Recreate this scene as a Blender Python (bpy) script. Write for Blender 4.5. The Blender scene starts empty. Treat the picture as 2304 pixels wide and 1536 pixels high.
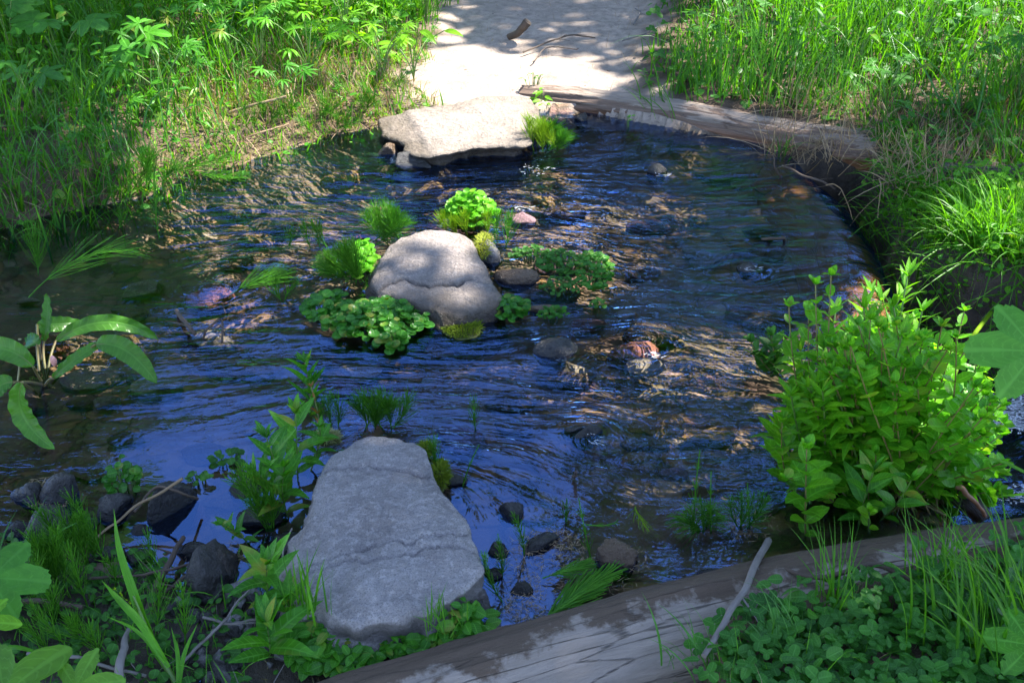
import bpy, math, random
import numpy as np
from mathutils import Vector, Matrix, noise as mnoise
random.seed(7); rng = np.random.default_rng(7)
R = math.radians
scene = bpy.context.scene
COL = scene.collection
# ------------------------------------------------------------------ camera
CAM_H, PITCH, F = 1.6, R(33), 2470.0
cd = bpy.data.cameras.new('camera'); cam = bpy.data.objects.new('camera', cd); COL.objects.link(cam)
cam.location = (0, 0, CAM_H); cam.rotation_euler = (R(90) - PITCH, 0, 0)
cd.sensor_width = 36; cd.lens = 36 * F / 2304; cd.clip_start = 0.05; cd.clip_end = 400
scene.camera = cam
CP, SP = math.cos(PITCH), math.sin(PITCH)
def ray(px, py):
    x, y = (px - 1152) / F, (768 - py) / F
    return np.array([x, CP + y * SP, -SP + y * CP])
def P(px, py, z=0.0):
    d = ray(px, py); t = (z - CAM_H) / d[2]
    return np.array([d[0] * t, d[1] * t, z])
def PV(px, py, y):                       # the point at that bearing on the upright plane at depth y
    d = ray(px, py); t = y / d[1]
    return np.array([d[0] * t, y, CAM_H + d[2] * t])
def PX(x, y, z):                         # inverse, arrays
    dz = z - CAM_H
    dep = y * CP - dz * SP; up = y * SP + dz * CP
    return 1152 + F * x / dep, 768 - F * up / dep
# ------------------------------------------------------------------ noise
def _h(ix, iy, iz, s):
    n = (ix.astype(np.int64) * 374761393 + iy.astype(np.int64) * 668265263 + iz.astype(np.int64) * 2147483647 + s * 974711) & 0xFFFFFFFF
    n = ((n ^ (n >> 13)) * 1274126177) & 0xFFFFFFFF
    n = n ^ (n >> 16)
    return (n & 0xFFFF) / 65535.0
def vn(x, y, z, s=0):
    ix, iy, iz = np.floor(x), np.floor(y), np.floor(z)
    fx, fy, fz = x - ix, y - iy, z - iz
    fx, fy, fz = [f * f * f * (f * (f * 6 - 15) + 10) for f in (fx, fy, fz)]
    def g(a, b, c): return _h(ix + a, iy + b, iz + c, s)
    x00 = g(0,0,0) * (1-fx) + g(1,0,0) * fx; x10 = g(0,1,0) * (1-fx) + g(1,1,0) * fx
    x01 = g(0,0,1) * (1-fx) + g(1,0,1) * fx; x11 = g(0,1,1) * (1-fx) + g(1,1,1) * fx
    return ((x00 * (1-fy) + x10 * fy) * (1-fz) + (x01 * (1-fy) + x11 * fy) * fz) * 2 - 1
def fbm(x, y, z=None, oct=4, s=0, gain=.5):
    x = np.asarray(x, float); y = np.asarray(y, float)
    z = np.zeros_like(x) if z is None else np.asarray(z, float)
    a, t = 1.0, 0
    for o in range(oct):
        t = t + a * vn(x, y, z, s + o * 17)
        x, y, z, a = x * 2.03 + 5.1, y * 2.03 + 1.7, z * 2.03 + 9.2, a * gain
    return t
def sstep(a, b, x):
    t = np.clip((x - a) / (b - a), 0, 1); return t * t * (3 - 2 * t)
# ------------------------------------------------------------------ mesh collector
class MB:
    def __init__(s): s.v, s.f, s.l, s.n = [], [], [], 0
    def add(s, v, f, l=None):
        v = np.asarray(v, float).reshape(-1, 3); f = np.asarray(f, int)
        if l is None: l = np.zeros((len(v), 3))
        s.v.append(v); s.l.append(np.asarray(l, float).reshape(-1, 3)); s.f.append(f + s.n); s.n += len(v)
    def build(s, name, mat, parent=None, smooth=True, origin=None):
        v = np.concatenate(s.v); l = np.concatenate(s.l)
        if origin is not None: v = v - np.asarray(origin)
        me = bpy.data.meshes.new(name)
        loops, starts, tot, st = [], [], [], 0
        for f in s.f:
            if not len(f): continue
            m, k = f.shape; loops.append(f.ravel()); starts.append(st + np.arange(m) * k); st += m * k
        loops = np.concatenate(loops); starts = np.concatenate(starts)
        me.vertices.add(len(v)); me.vertices.foreach_set('co', v.ravel().astype(np.float32))
        me.loops.add(len(loops)); me.loops.foreach_set('vertex_index', loops.astype(np.int32))
        me.polygons.add(len(starts)); me.polygons.foreach_set('loop_start', starts.astype(np.int32))
        me.update(calc_edges=True)
        me.polygons.foreach_set('use_smooth', np.full(len(starts), smooth))
        a = me.attributes.new('luv', 'FLOAT_VECTOR', 'POINT'); a.data.foreach_set('vector', l.ravel().astype(np.float32))
        if mat: me.materials.append(mat)
        me.validate()
        o = bpy.data.objects.new(name, me); COL.objects.link(o)
        if parent is not None: o.parent = parent
        return o
def tag(o, label, cat, group=None, kind=None):
    if label: o['label'] = label
    if cat: o['category'] = cat
    if group: o['group'] = group
    if kind: o['kind'] = kind
    return o
def thing(name, loc, label, cat, group=None):
    o = bpy.data.objects.new(name, None); o.empty_display_size = .05; COL.objects.link(o)
    o.location = tuple(loc); return tag(o, label, cat, group)
def attr(o, name, arr):
    a = o.data.attributes.new(name, 'FLOAT', 'POINT'); a.data.foreach_set('value', np.asarray(arr, np.float32).ravel())
def grid_faces(nr, nc, wrap=False):
    r = np.arange(nr - 1)[:, None]; c = np.arange(nc if wrap else nc - 1)[None, :]
    a = r * nc + c; b = r * nc + (c + 1) % nc
    return np.stack([a, b, b + nc, a + nc], -1).reshape(-1, 4)
def norm(a): return a / np.maximum(np.linalg.norm(a, axis=-1, keepdims=True), 1e-9)
def tube(mb, pts, rad, sides=6, rnd=.5, cap=True):
    pts = np.asarray(pts, float); n = len(pts); rad = np.broadcast_to(rad, (n,))
    t = norm(np.gradient(pts, axis=0))
    ref = np.array([.13, .21, .97]) if abs(t[:, 2]).mean() < .8 else np.array([.97, .21, .1])
    a = norm(np.cross(t, ref)); b = np.cross(t, a)
    th = np.linspace(0, 2 * np.pi, sides, endpoint=False)
    v = pts[:, None] + rad[:, None, None] * (np.cos(th)[None, :, None] * a[:, None] + np.sin(th)[None, :, None] * b[:, None])
    s = np.concatenate([[0], np.cumsum(np.linalg.norm(np.diff(pts, axis=0), axis=1))])
    l = np.stack([np.repeat(s[:, None], sides, 1), np.tile(th / 6.2832, (n, 1)), np.full((n, sides), rnd)], -1)
    f = grid_faces(n, sides, True)
    mb.add(v, f, l)
    if cap:
        for i, (row, c) in enumerate(((0, pts[0]), (n - 1, pts[-1]))):
            ring = v[row]; vv = np.vstack([ring, c]); ids = np.arange(sides)
            ff = np.stack([ids, (ids + 1) % sides, np.full(sides, sides)], -1)
            if i == 0: ff = ff[:, ::-1]
            mb.add(vv, ff, np.tile([s[row], .5, rnd], (sides + 1, 1)))
def curve(p0, p1, p2, n=10):
    t = np.linspace(0, 1, n)[:, None]
    return (1 - t) ** 2 * np.asarray(p0) + 2 * t * (1 - t) * np.asarray(p1) + t * t * np.asarray(p2)
def spline(pts, n):                      # Catmull-Rom through points
    p = np.asarray(pts, float); p = np.vstack([2 * p[0] - p[1], p, 2 * p[-1] - p[-2]])
    u = np.linspace(0, len(p) - 3 - 1e-6, n); i = u.astype(int); t = (u - i)[:, None]
    a, b, c, d = p[i], p[i+1], p[i+2], p[i+3]
    return .5 * (2*b + (c-a)*t + (2*a-5*b+4*c-d)*t*t + (3*b-a-3*c+d)*t**3)
def strips(mb, roots, az, lean, bend, length, width, nseg=5, fold=True, rnd=None, twist=None, taper=1.0):
    """many curved grass blades at once"""
    k = len(roots); s = np.linspace(0, 1, nseg + 1)
    th = lean[:, None] + bend[:, None] * s[None] ** 1.5
    ds = length[:, None] / nseg
    hx = np.concatenate([np.zeros((k, 1)), np.cumsum(np.sin(th[:, 1:]) * ds, 1)], 1)
    hz = np.concatenate([np.zeros((k, 1)), np.cumsum(np.cos(th[:, 1:]) * ds, 1)], 1)
    ca, sa = np.cos(az), np.sin(az)
    c = np.stack([roots[:, 0:1] + hx * ca[:, None], roots[:, 1:2] + hx * sa[:, None], roots[:, 2:3] + hz], -1)
    tw = (rng.uniform(-.9, .9, k) if twist is None else twist)[:, None] * (.3 + s[None])
    side0 = np.stack([-sa, ca, np.zeros(k)], -1)[:, None]
    nrm = np.stack([np.cos(th) * ca[:, None], np.cos(th) * sa[:, None], -np.sin(th)], -1)
    side = side0 * np.cos(tw)[..., None] + nrm * np.sin(tw)[..., None]
    nn = nrm * np.cos(tw)[..., None] - side0 * np.sin(tw)[..., None]
    w = (width[:, None] * np.clip((1 - s ** 2.2) * (.55 + 1.4 * s * (1 - s)) + .03, .02, 1) * .5)[..., None] if taper else (width[:, None] * np.ones(nseg + 1) * .5)[..., None]
    rnd = rng.random(k) if rnd is None else rnd
    if fold:
        v = np.stack([c - side * w, c + nn * w * .45, c + side * w], 2)
        m = 3; sd = np.array([-1, 0, 1])
    else:
        v = np.stack([c - side * w, c + side * w], 2); m = 2; sd = np.array([-1, 1])
    l = np.zeros(v.shape); l[..., 0] = s[None, :, None]; l[..., 1] = sd; l[..., 2] = rnd[:, None, None]
    per = (nseg + 1) * m
    f1 = grid_faces(nseg + 1, m)
    f = (f1[None] + (np.arange(k) * per)[:, None, None]).reshape(-1, 4)
    mb.add(v, f, l)
    return c
# ------------------------------------------------------------------ leaf shapes (length 1 along +Y, up +Z)
def leaf_lance(width=.26, curl=.35, nseg=7, cup=.25, peak=.4, tipp=1.0, wave=0):
    t = np.linspace(0, 1, nseg + 1)
    w = width * .5 * (t ** .55 * (1 - t) ** (tipp)) / ((peak ** .55) * (1 - peak) ** tipp)
    w[0] = .01; w[-1] = .004
    cur = np.array([-1, -.5, 0, .5, 1.])
    x = w[:, None] * cur[None]; y = np.repeat(t[:, None], 5, 1)
    z = -curl * t[:, None] ** 2 * .6 + np.abs(x) * cup + wave * np.sin(t[:, None] * 17 + cur * 2) * np.abs(cur) * .03
    v = np.stack([x, y * (1 - .12 * curl * y * y), z], -1).reshape(-1, 3)
    l = np.stack([y, np.tile(cur, (nseg + 1, 1)), np.zeros_like(y)], -1).reshape(-1, 3)
    return v, grid_faces(nseg + 1, 5), l
def leaf_round(nr=4, na=14, cup=.15, scal=.04, ratio=.9, curl=.1):
    th = np.linspace(0, 2 * np.pi, na, endpoint=False)
    r = np.linspace(0, 1, nr + 1)[1:]
    rad = .5 * (1 + scal * np.sin(th * 7)) * (1 - .12 * np.exp(-((th - 1.5 * np.pi) / .35) ** 2))
    x = r[:, None] * rad * np.cos(th) * ratio; y = .5 + r[:, None] * rad * np.sin(th)
    z = cup * (x ** 2 + (y - .5) ** 2) * 1.6 - curl * y ** 2
    v = np.vstack([[0, .5, -curl * .25], np.stack([x, y, z], -1).reshape(-1, 3)])
    l = np.vstack([[.5, 0, 0], np.stack([y, np.clip(x * 2.2, -1, 1), np.zeros_like(x)], -1).reshape(-1, 3)])
    f = grid_faces(nr, na, True)[:, ::-1] + 1
    i = np.arange(na); fan = np.stack([np.zeros(na, int), i + 1, (i + 1) % na + 1, (i + 1) % na + 1], -1)
    # fan as quads would be degenerate: keep as triangles by storing separately
    return v, [f, fan[:, :3]], l
def leaf_lobed(lobes=5, spread=2.2, depth=.45, ser=.06, na=90, nr=6, cup=.1, droop=.25, seed=0):
    """broad lobed and toothed leaf, petiole at the origin, centre lobe along +Y"""
    r_ = np.random.default_rng(seed)
    th = np.linspace(-np.pi * .93, np.pi * .93, na)
    ax = np.linspace(-spread, spread, lobes); ln = 1 - .32 * (np.abs(ax) / spread) ** 1.3
    sharp = 2.2
    R_ = np.full(na, .22)
    vein = np.ones(na)
    for a, L in zip(ax, ln):
        d = np.abs(th - a) / (spread * 2 / (lobes - 1))
        R_ = np.maximum(R_, L * (1 - depth * np.clip(d * 2, 0, 1) ** 1.1) * np.clip(1.25 - d * .9, 0, 1) / 1.25 * 1.0)
        vein = np.minimum(vein, d * 2)
    R_ *= 1 + ser * np.abs(((th * 9) % 1) - .5) * 2 + ser * .6 * np.abs(((th * 23) % 1) - .5) * 2
    r = np.linspace(0, 1, nr + 1)[1:]
    x = r[:, None] * R_ * np.sin(th); y = r[:, None] * R_ * np.cos(th)
    z = -droop * (x ** 2 + y ** 2) + cup * np.abs(np.sin(th * lobes / spread * .8)) * r[:, None] ** 1.5 * .25 + .03 * np.minimum(vein, 1) * r[:, None]
    v = np.vstack([[0, 0, 0], np.stack([x, y, z], -1).reshape(-1, 3)])
    l = np.vstack([[0, 0, 0], np.stack([np.repeat(r[:, None], na, 1), np.repeat(np.clip(vein, 0, 1)[None], nr, 0), np.zeros_like(x)], -1).reshape(-1, 3)])
    f = grid_faces(nr, na) + 1
    i = np.arange(na - 1); fan = np.stack([np.zeros(na - 1, int), i + 2, i + 1], -1)
    return v, [f, fan], l
def merge_t(parts):
    V, FF, L, n = [], [], [], 0
    for v, f, l in parts:
        V.append(v); L.append(l)
        for g in (f if isinstance(f, list) else [f]): FF.append(g + n)
        n += len(v)
    return np.vstack(V), FF, np.vstack(L)
def xform(t, rotz=0, tilt=0, s=1, off=(0, 0, 0)):
    v, f, l = t; M = np.array(Matrix.Rotation(rotz, 3, 'Z') @ Matrix.Rotation(tilt, 3, 'X'))
    return v @ M.T * s + np.asarray(off), f, l
def leaf_palmate(n=9, spread=2.3, width=.22, curl=.3, split=True):
    base = leaf_lance(width, curl, 5, .3, .6, .7)
    return merge_t([xform(base, a, .15 * math.cos(i * 2.1), 1 - .3 * (abs(a) / spread) ** 2, (0, 0, .003 * i)) for i, a in enumerate(np.linspace(-spread, spread, n))])
def leaf_trefoil():
    b = leaf_round(3, 10, .2, .0, .85, .15)
    st = (np.array([[-.02, -.1, 0], [.02, -.1, 0], [.02, .1, 0], [-.02, .1, 0]]), np.array([[0, 1, 2, 3]]), np.zeros((4, 3)))
    return merge_t([xform(b, a, .1, 1) for a in (0, 2.1, -2.1)] + [st])
def put(mb, tpl, pos, d, up=None, scale=1.0, rnd=None):
    """instances of a template: leaf axis along d, upper side towards up"""
    v, f, l = tpl; pos = np.atleast_2d(pos); k = len(pos)
    d = norm(np.broadcast_to(np.asarray(d, float), (k, 3)))
    up = np.broadcast_to(np.array([0, 0, 1.]) if up is None else np.asarray(up, float), (k, 3))
    x = norm(np.cross(d, up + rng.normal(0, 1e-3, (k, 3)))); z = np.cross(x, d)
    s = np.broadcast_to(scale, (k,))[:, None, None]
    W = pos[:, None] + s * (v[None, :, 0:1] * x[:, None] + v[None, :, 1:2] * d[:, None] + v[None, :, 2:3] * z[:, None])
    L = np.tile(l[None], (k, 1, 1)); L[..., 2] = (rng.random(k) if rnd is None else np.broadcast_to(rnd, (k,)))[:, None]
    off = (np.arange(k) * len(v))[:, None, None]
    base = mb.n; mb.v.append(W.reshape(-1, 3)); mb.l.append(L.reshape(-1, 3)); mb.n += k * len(v)
    for g in (f if isinstance(f, list) else [f]):
        mb.f.append((g[None] + off).reshape(-1, g.shape[1]) + base)
def sph(n):
    v = rng.normal(0, 1, (n, 3)); return norm(v)
# ================================================================== materials
def newmat(name):
    m = bpy.data.materials.new(name); m.use_nodes = True; nt = m.node_tree; nt.nodes.clear(); return m, nt
class G:
    def __init__(s, nt): s.nt = nt
    def n(s, t, ins=None, **kw):
        nd = s.nt.nodes.new(t)
        for k, v in kw.items(): setattr(nd, k, v)
        for k, v in (ins or {}).items():
            if isinstance(v, bpy.types.NodeSocket): s.nt.links.new(v, nd.inputs[k])
            elif v is not None:
                nd.inputs[k].default_value = v
        return nd
    def math(s, op, a, b=None, c=None, clamp=False):
        nd = s.nt.nodes.new('ShaderNodeMath'); nd.operation = op; nd.use_clamp = clamp
        for i, v in enumerate((a, b, c)):
            if v is None: continue
            if isinstance(v, bpy.types.NodeSocket): s.nt.links.new(v, nd.inputs[i])
            else: nd.inputs[i].default_value = v
        return nd.outputs[0]
    def mix(s, f, a, b, mode='MIX'):
        nd = s.nt.nodes.new('ShaderNodeMix'); nd.data_type = 'RGBA'; nd.blend_type = mode
        for k, v in ((0, f), (6, a), (7, b)):
            if isinstance(v, bpy.types.NodeSocket): s.nt.links.new(v, nd.inputs[k])
            else: nd.inputs[k].default_value = v if k == 0 else (*v, 1) if len(v) == 3 else v
        return nd.outputs[2]
    def noise(s, vec, scale, detail=4, rough=.55, dist=0):
        nd = s.n('ShaderNodeTexNoise', {'Scale': scale, 'Detail': detail, 'Roughness': rough, 'Distortion': dist})
        if vec is not None: s.nt.links.new(vec, nd.inputs['Vector'])
        return nd.outputs[0]
    def attr(s, name): return s.n('ShaderNodeAttribute', attribute_name=name)
    def ramp(s, f, stops):
        nd = s.nt.nodes.new('ShaderNodeValToRGB'); e = nd.color_ramp.elements
        while len(e) < len(stops): e.new(.5)
        for i, (p, c) in enumerate(stops):
            e[i].position = p; e[i].color = (*c, 1) if isinstance(c, tuple) else (c, c, c, 1)
        s.nt.links.new(f, nd.inputs[0]); return nd.outputs[0]
    def mr(s, v, a, b, c=0, d=1): return s.n('ShaderNodeMapRange', {0: v, 1: a, 2: b, 3: c, 4: d}).outputs[0]
    def out(s, surf, disp=None):
        o = s.nt.nodes.new('ShaderNodeOutputMaterial'); s.nt.links.new(surf, o.inputs[0])
    def bump(s, h, strength, dist=.01, normal=None):
        nd = s.n('ShaderNodeBump', {'Strength': strength, 'Distance': dist, 'Height': h})
        if normal is not None: s.nt.links.new(normal, nd.inputs['Normal'])
        return nd.outputs[0]
def mat_leaf(name, c1, c2, trans=.4, rough=.42, vein=.25, nveins=9, tint=1.0, dry=0):
    if c1[1] > c1[0] * 1.4: c1, c2 = [(c[0] * 1.1, c[1] * 1.25, c[2] * .5) for c in (c1, c2)]
    m, nt = newmat(name); g = G(nt)
    a = g.attr('luv'); sep = g.n('ShaderNodeSeparateXYZ', {0: a.outputs['Vector']})
    t, sd, rn = sep.outputs[0], sep.outputs[1], sep.outputs[2]
    geo = g.n('ShaderNodeNewGeometry'); pos = geo.outputs['Position']
    col = g.mix(rn, c1, c2)
    nz = g.noise(pos, 40, 3)
    col = g.mix(g.mr(nz, .35, .7, 0, .45), col, tuple(x * .55 for x in c1))
    ab = g.math('ABSOLUTE', sd)
    if vein:
        mid = g.mr(ab, .04, .14, 1, 0)
        sv = g.math('SINE', g.math('SUBTRACT', g.math('MULTIPLY', t, nveins * 6.28), g.math('MULTIPLY', ab, 5.0)))
        svm = g.mr(sv, .75, 1.0, 0, .6)
        vm = g.math('MAXIMUM', mid, svm)
        col = g.mix(g.math('MULTIPLY', vm, vein), col, tuple(min(1, x * 1.7 + .06) for x in c2))
    if dry:                                         # yellowing wear on some leaves
        dn = g.noise(pos, 25, 2)
        col = g.mix(g.mr(g.math('MULTIPLY', dn, g.math('POWER', rn, 3)), .3, .55, 0, dry), col, (.35, .22, .06))
    trc = g.mix(1.0, col, (1.9 * tint, 1.75 * tint, .55), 'MULTIPLY')
    bs = g.n('ShaderNodeBsdfPrincipled', {'Base Color': col, 'Roughness': rough, 'Specular IOR Level': .3})
    if vein:
        nrm = g.bump(vm, .35, .002); nt.links.new(nrm, bs.inputs['Normal'])
    tr = g.n('ShaderNodeBsdfTranslucent', {'Color': trc})
    mx = g.n('ShaderNodeMixShader', {0: trans, 1: bs.outputs[0], 2: tr.outputs[0]})
    g.out(mx.outputs[0]); return m
GREEN_GRASS = mat_leaf('green_grass', (.03, .12, .012), (.085, .23, .018), .45, .4, .12, 0.5)
BLUE_GRASS = mat_leaf('bluish_grass', (.035, .12, .05), (.06, .17, .06), .35, .35, .15, 0.5)
DRY = mat_leaf('dry_straw', (.20, .13, .07), (.40, .30, .18), .15, .6, 0)
HERB = mat_leaf('herb_leaf', (.03, .13, .018), (.075, .235, .03), .42, .38, .35, 8, dry=.5)
BUSHLEAF = mat_leaf('bush_leaf', (.065, .20, .02), (.14, .34, .035), .55, .38, .3, 8, dry=.3)
HERB_DK = mat_leaf('dark_herb_leaf', (.02, .085, .02), (.045, .15, .03), .35, .5, .25, 7)
ROUNDL = mat_leaf('round_leaf', (.07, .22, .022), (.155, .38, .05), .55, .36, .3, 6, dry=.35)
CRESS = mat_leaf('cress_leaf', (.02, .10, .022), (.06, .20, .035), .38, .3, .3, 5, dry=.45)
BRIGHT = mat_leaf('bright_leaf', (.10, .24, .02), (.17, .36, .035), .5, .4, .25, 6)
DOCK = mat_leaf('dock_leaf', (.05, .14, .035), (.085, .21, .045), .35, .3, .16, 14, dry=.6)
CLOVER = mat_leaf('clover_leaf', (.018, .085, .018), (.045, .165, .03), .35, .42, .25, 5)
HORSE = mat_leaf('horsetail_green', (.04, .15, .02), (.10, .26, .035), .3, .45, 0)
YELLOWG = mat_leaf('yellow_green_sprig', (.12, .22, .015), (.25, .33, .03), .4, .5, 0)
BIGLEAF = mat_leaf('broad_leaf', (.03, .12, .03), (.06, .19, .04), .4, .5, .14, 5)
MOSS = mat_leaf('moss', (.09, .13, .015), (.20, .24, .035), .3, .8, 0)
CANOPY = mat_leaf('canopy_leaf', (.03, .08, .02), (.06, .13, .02), .3, .5, 0)
PETAL = mat_leaf('white_petal', (.75, .75, .75), (.85, .85, .85), .3, .5, 0)
def mat_stem(name, c1, c2, rough=.5):
    m, nt = newmat(name); g = G(nt)
    a = g.attr('luv'); sep = g.n('ShaderNodeSeparateXYZ', {0: a.outputs['Vector']})
    pos = g.n('ShaderNodeNewGeometry').outputs['Position']
    col = g.mix(g.noise(pos, 22, 3), c1, c2)
    bs = g.n('ShaderNodeBsdfPrincipled', {'Base Color': col, 'Roughness': rough}); g.out(bs.outputs[0]); return m
STEM = mat_stem('green_stem', (.06, .13, .02), (.12, .2, .04))
REDSTEM = mat_stem('reddish_stem', (.16, .07, .03), (.12, .16, .03))
BROWNTWIG = mat_stem('brown_twig', (.03, .02, .014), (.11, .075, .05), .8)
GREYTWIG = mat_stem('grey_twig', (.09, .075, .065), (.24, .21, .19), .8)
TRUNK = mat_stem('trunk_bark', (.04, .03, .02), (.12, .09, .06), .9)

def mat_rock(name, base, dark, spec=.3, rough=.85, wet=None, lich=.35, scale=1.0, line=None, bump=.6, waterline=.032):
    m, nt = newmat(name); g = G(nt)
    geo = g.n('ShaderNodeNewGeometry'); pos = geo.outputs['Position']
    oi = g.n('ShaderNodeObjectInfo')
    n1 = g.noise(pos, 9 * scale, 6, .62); n2 = g.noise(pos, 60 * scale, 6, .7); n3 = g.noise(pos, 320 * scale, 3, .7)
    col = g.mix(g.mr(n1, .3, .7), base, dark)
    col = g.mix(g.mr(n2, .50, .60, 0, min(1, lich * 1.3)), col, tuple(min(1, x * 1.45) for x in base))
    col = g.mix(g.mr(n3, .52, .64, 0, .65), col, tuple(x * .4 for x in dark))
    col = g.mix(g.math('MULTIPLY', oi.outputs['Random'], .35), col, tuple(x * .6 for x in base))
    # wet and stained close to the water
    z = g.n('ShaderNodeSeparateXYZ', {0: pos}).outputs[2]
    zz = g.math('ADD', z, g.math('MULTIPLY', g.math('SUBTRACT', n1, .5), .05))
    wf = g.mr(zz, waterline, waterline + .035, 1, 0)
    wetc = wet or tuple(x * f_ for x, f_ in zip(dark, (.24, .22, .16)))
    col = g.mix(wf, col, wetc)
    # undersides and upright faces are mixed darker by their normal
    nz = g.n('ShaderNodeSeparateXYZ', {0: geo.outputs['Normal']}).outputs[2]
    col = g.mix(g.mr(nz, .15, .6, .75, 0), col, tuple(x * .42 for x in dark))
    if line:
        vor = g.n('ShaderNodeTexVoronoi', {'Vector': pos, 'Scale': line}, feature='DISTANCE_TO_EDGE')
    mus = g.n('ShaderNodeTexVoronoi', {'Vector': pos, 'Scale': 150 * scale}).outputs[0]
    h = g.math('ADD', g.math('ADD', g.math('MULTIPLY', n2, .8), g.math('MULTIPLY', n3, .3)), g.math('MULTIPLY', mus, .15))
    nrm = g.bump(h, min(1, bump * 1.4), .016)
    rf = g.mr(wf, 0, 1, rough, .22)
    bs = g.n('ShaderNodeBsdfPrincipled', {'Base Color': col, 'Roughness': rf, 'Specular IOR Level': spec, 'Normal': nrm}); g.out(bs.outputs[0]); return m
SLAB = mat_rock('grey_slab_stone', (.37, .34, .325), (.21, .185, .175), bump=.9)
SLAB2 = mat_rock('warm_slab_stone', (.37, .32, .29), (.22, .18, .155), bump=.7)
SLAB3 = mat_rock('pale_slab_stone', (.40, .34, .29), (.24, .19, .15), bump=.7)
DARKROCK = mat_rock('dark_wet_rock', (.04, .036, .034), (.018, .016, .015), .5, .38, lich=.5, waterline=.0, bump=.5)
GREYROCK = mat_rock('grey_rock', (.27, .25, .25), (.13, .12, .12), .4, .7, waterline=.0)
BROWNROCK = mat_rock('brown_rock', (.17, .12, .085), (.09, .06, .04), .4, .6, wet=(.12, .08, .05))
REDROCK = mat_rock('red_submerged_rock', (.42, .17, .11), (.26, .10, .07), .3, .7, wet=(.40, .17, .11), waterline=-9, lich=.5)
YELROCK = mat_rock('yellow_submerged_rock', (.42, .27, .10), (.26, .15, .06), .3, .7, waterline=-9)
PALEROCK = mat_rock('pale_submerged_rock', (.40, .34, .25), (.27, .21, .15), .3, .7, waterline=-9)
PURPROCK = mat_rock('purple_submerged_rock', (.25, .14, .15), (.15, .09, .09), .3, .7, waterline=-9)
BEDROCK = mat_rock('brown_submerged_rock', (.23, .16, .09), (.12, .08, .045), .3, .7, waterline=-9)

def mat_wood(name, grey, brown, wetline=.05, peel=.5, seed=0, wetc=(.05, .032, .022), crk=.75, side=False):
    m, nt = newmat(name); g = G(nt)
    a = g.attr('luv'); geo = g.n('ShaderNodeNewGeometry'); pos = geo.outputs['Position']
    sep = g.n('ShaderNodeSeparateXYZ', {0: a.outputs['Vector']})
    vec = g.n('ShaderNodeCombineXYZ', {0: g.math('MULTIPLY', sep.outputs[0], 3.0), 1: g.math('MULTIPLY', sep.outputs[1], 26.0), 2: float(seed)}).outputs[0]
    gr = g.noise(vec, 2.2, 7, .7, .6)
    vec2 = g.n('ShaderNodeCombineXYZ', {0: g.math('MULTIPLY', sep.outputs[0], 5.0), 1: g.math('MULTIPLY', sep.outputs[1], 14.0), 2: float(seed + 3)}).outputs[0]
    pn = g.noise(vec2, .8, 6, .65, .3)
    vor = g.n('ShaderNodeTexVoronoi', {'Vector': vec, 'Scale': .9, 'Randomness': 1.0}, feature='DISTANCE_TO_EDGE').outputs[0]
    crack = g.mr(g.math('ADD', vor, g.math('MULTIPLY', g.noise(vec, 6, 3), .12)), .05, .085, 1, 0)
    col = g.mix(g.mr(gr, .3, .7), tuple(x * .6 for x in grey), grey)
    col = g.mix(g.math('MULTIPLY', crack, crk), col, tuple(x * .22 for x in grey))
    z = g.n('ShaderNodeSeparateXYZ', {0: pos}).outputs[2]
    pf = g.mr(g.math('ADD', g.math('MULTIPLY', g.math('SUBTRACT', pn, .5), .35), z), wetline, wetline + .012, 1, 0)
    if side:
        yy = sep.outputs[1]; yy = g.math('ADD', yy, g.math('MULTIPLY', g.math('SUBTRACT', g.noise(pos, 16, 6, .65), .5), .30))
        pf = g.math('MULTIPLY', g.mr(yy, wetline - .012, wetline + .02, 0, 1), g.mr(sep.outputs[1], .80, .82, 1, 0))
    bc = g.mix(gr, tuple(x * .4 for x in brown), brown)
    col = g.mix(g.math('MULTIPLY', pf, peel), col, bc)
    wf = g.mr(g.math('ADD', z, g.math('MULTIPLY', g.math('SUBTRACT', gr, .5), .03)), .005, .03, 1, 0)
    col = g.mix(wf, col, wetc)
    h = g.math('SUBTRACT', g.math('ADD', gr, g.math('MULTIPLY', g.noise(pos, 180, 3), .25)), g.math('MULTIPLY', crack, 1.2))
    nrm = g.bump(h, .75, .007)
    bs = g.n('ShaderNodeBsdfPrincipled', {'Base Color': col, 'Roughness': g.mr(wf, 0, 1, .8, .3), 'Normal': nrm}); g.out(bs.outputs[0]); return m
WOODN = mat_wood('weathered_wood', (.29, .235, .19), (.11, .07, .042), .235, .97, 1, wetc=(.05, .035, .018), crk=.85, side=True)
WOODF = mat_wood('driftwood', (.30, .235, .185), (.17, .10, .065), .062, .8, 5, wetc=(.20, .09, .04), crk=.2)  # top-lit look put into the colour: pale above, brown lower front
WOODR = mat_wood('rotten_wood', (.13, .10, .085), (.05, .035, .025), .10, .9, 9)
WOODL = mat_wood('wet_brown_wood', (.30, .14, .06), (.24, .11, .045), .3, 1, 11, wetc=(.27, .12, .05))

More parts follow.
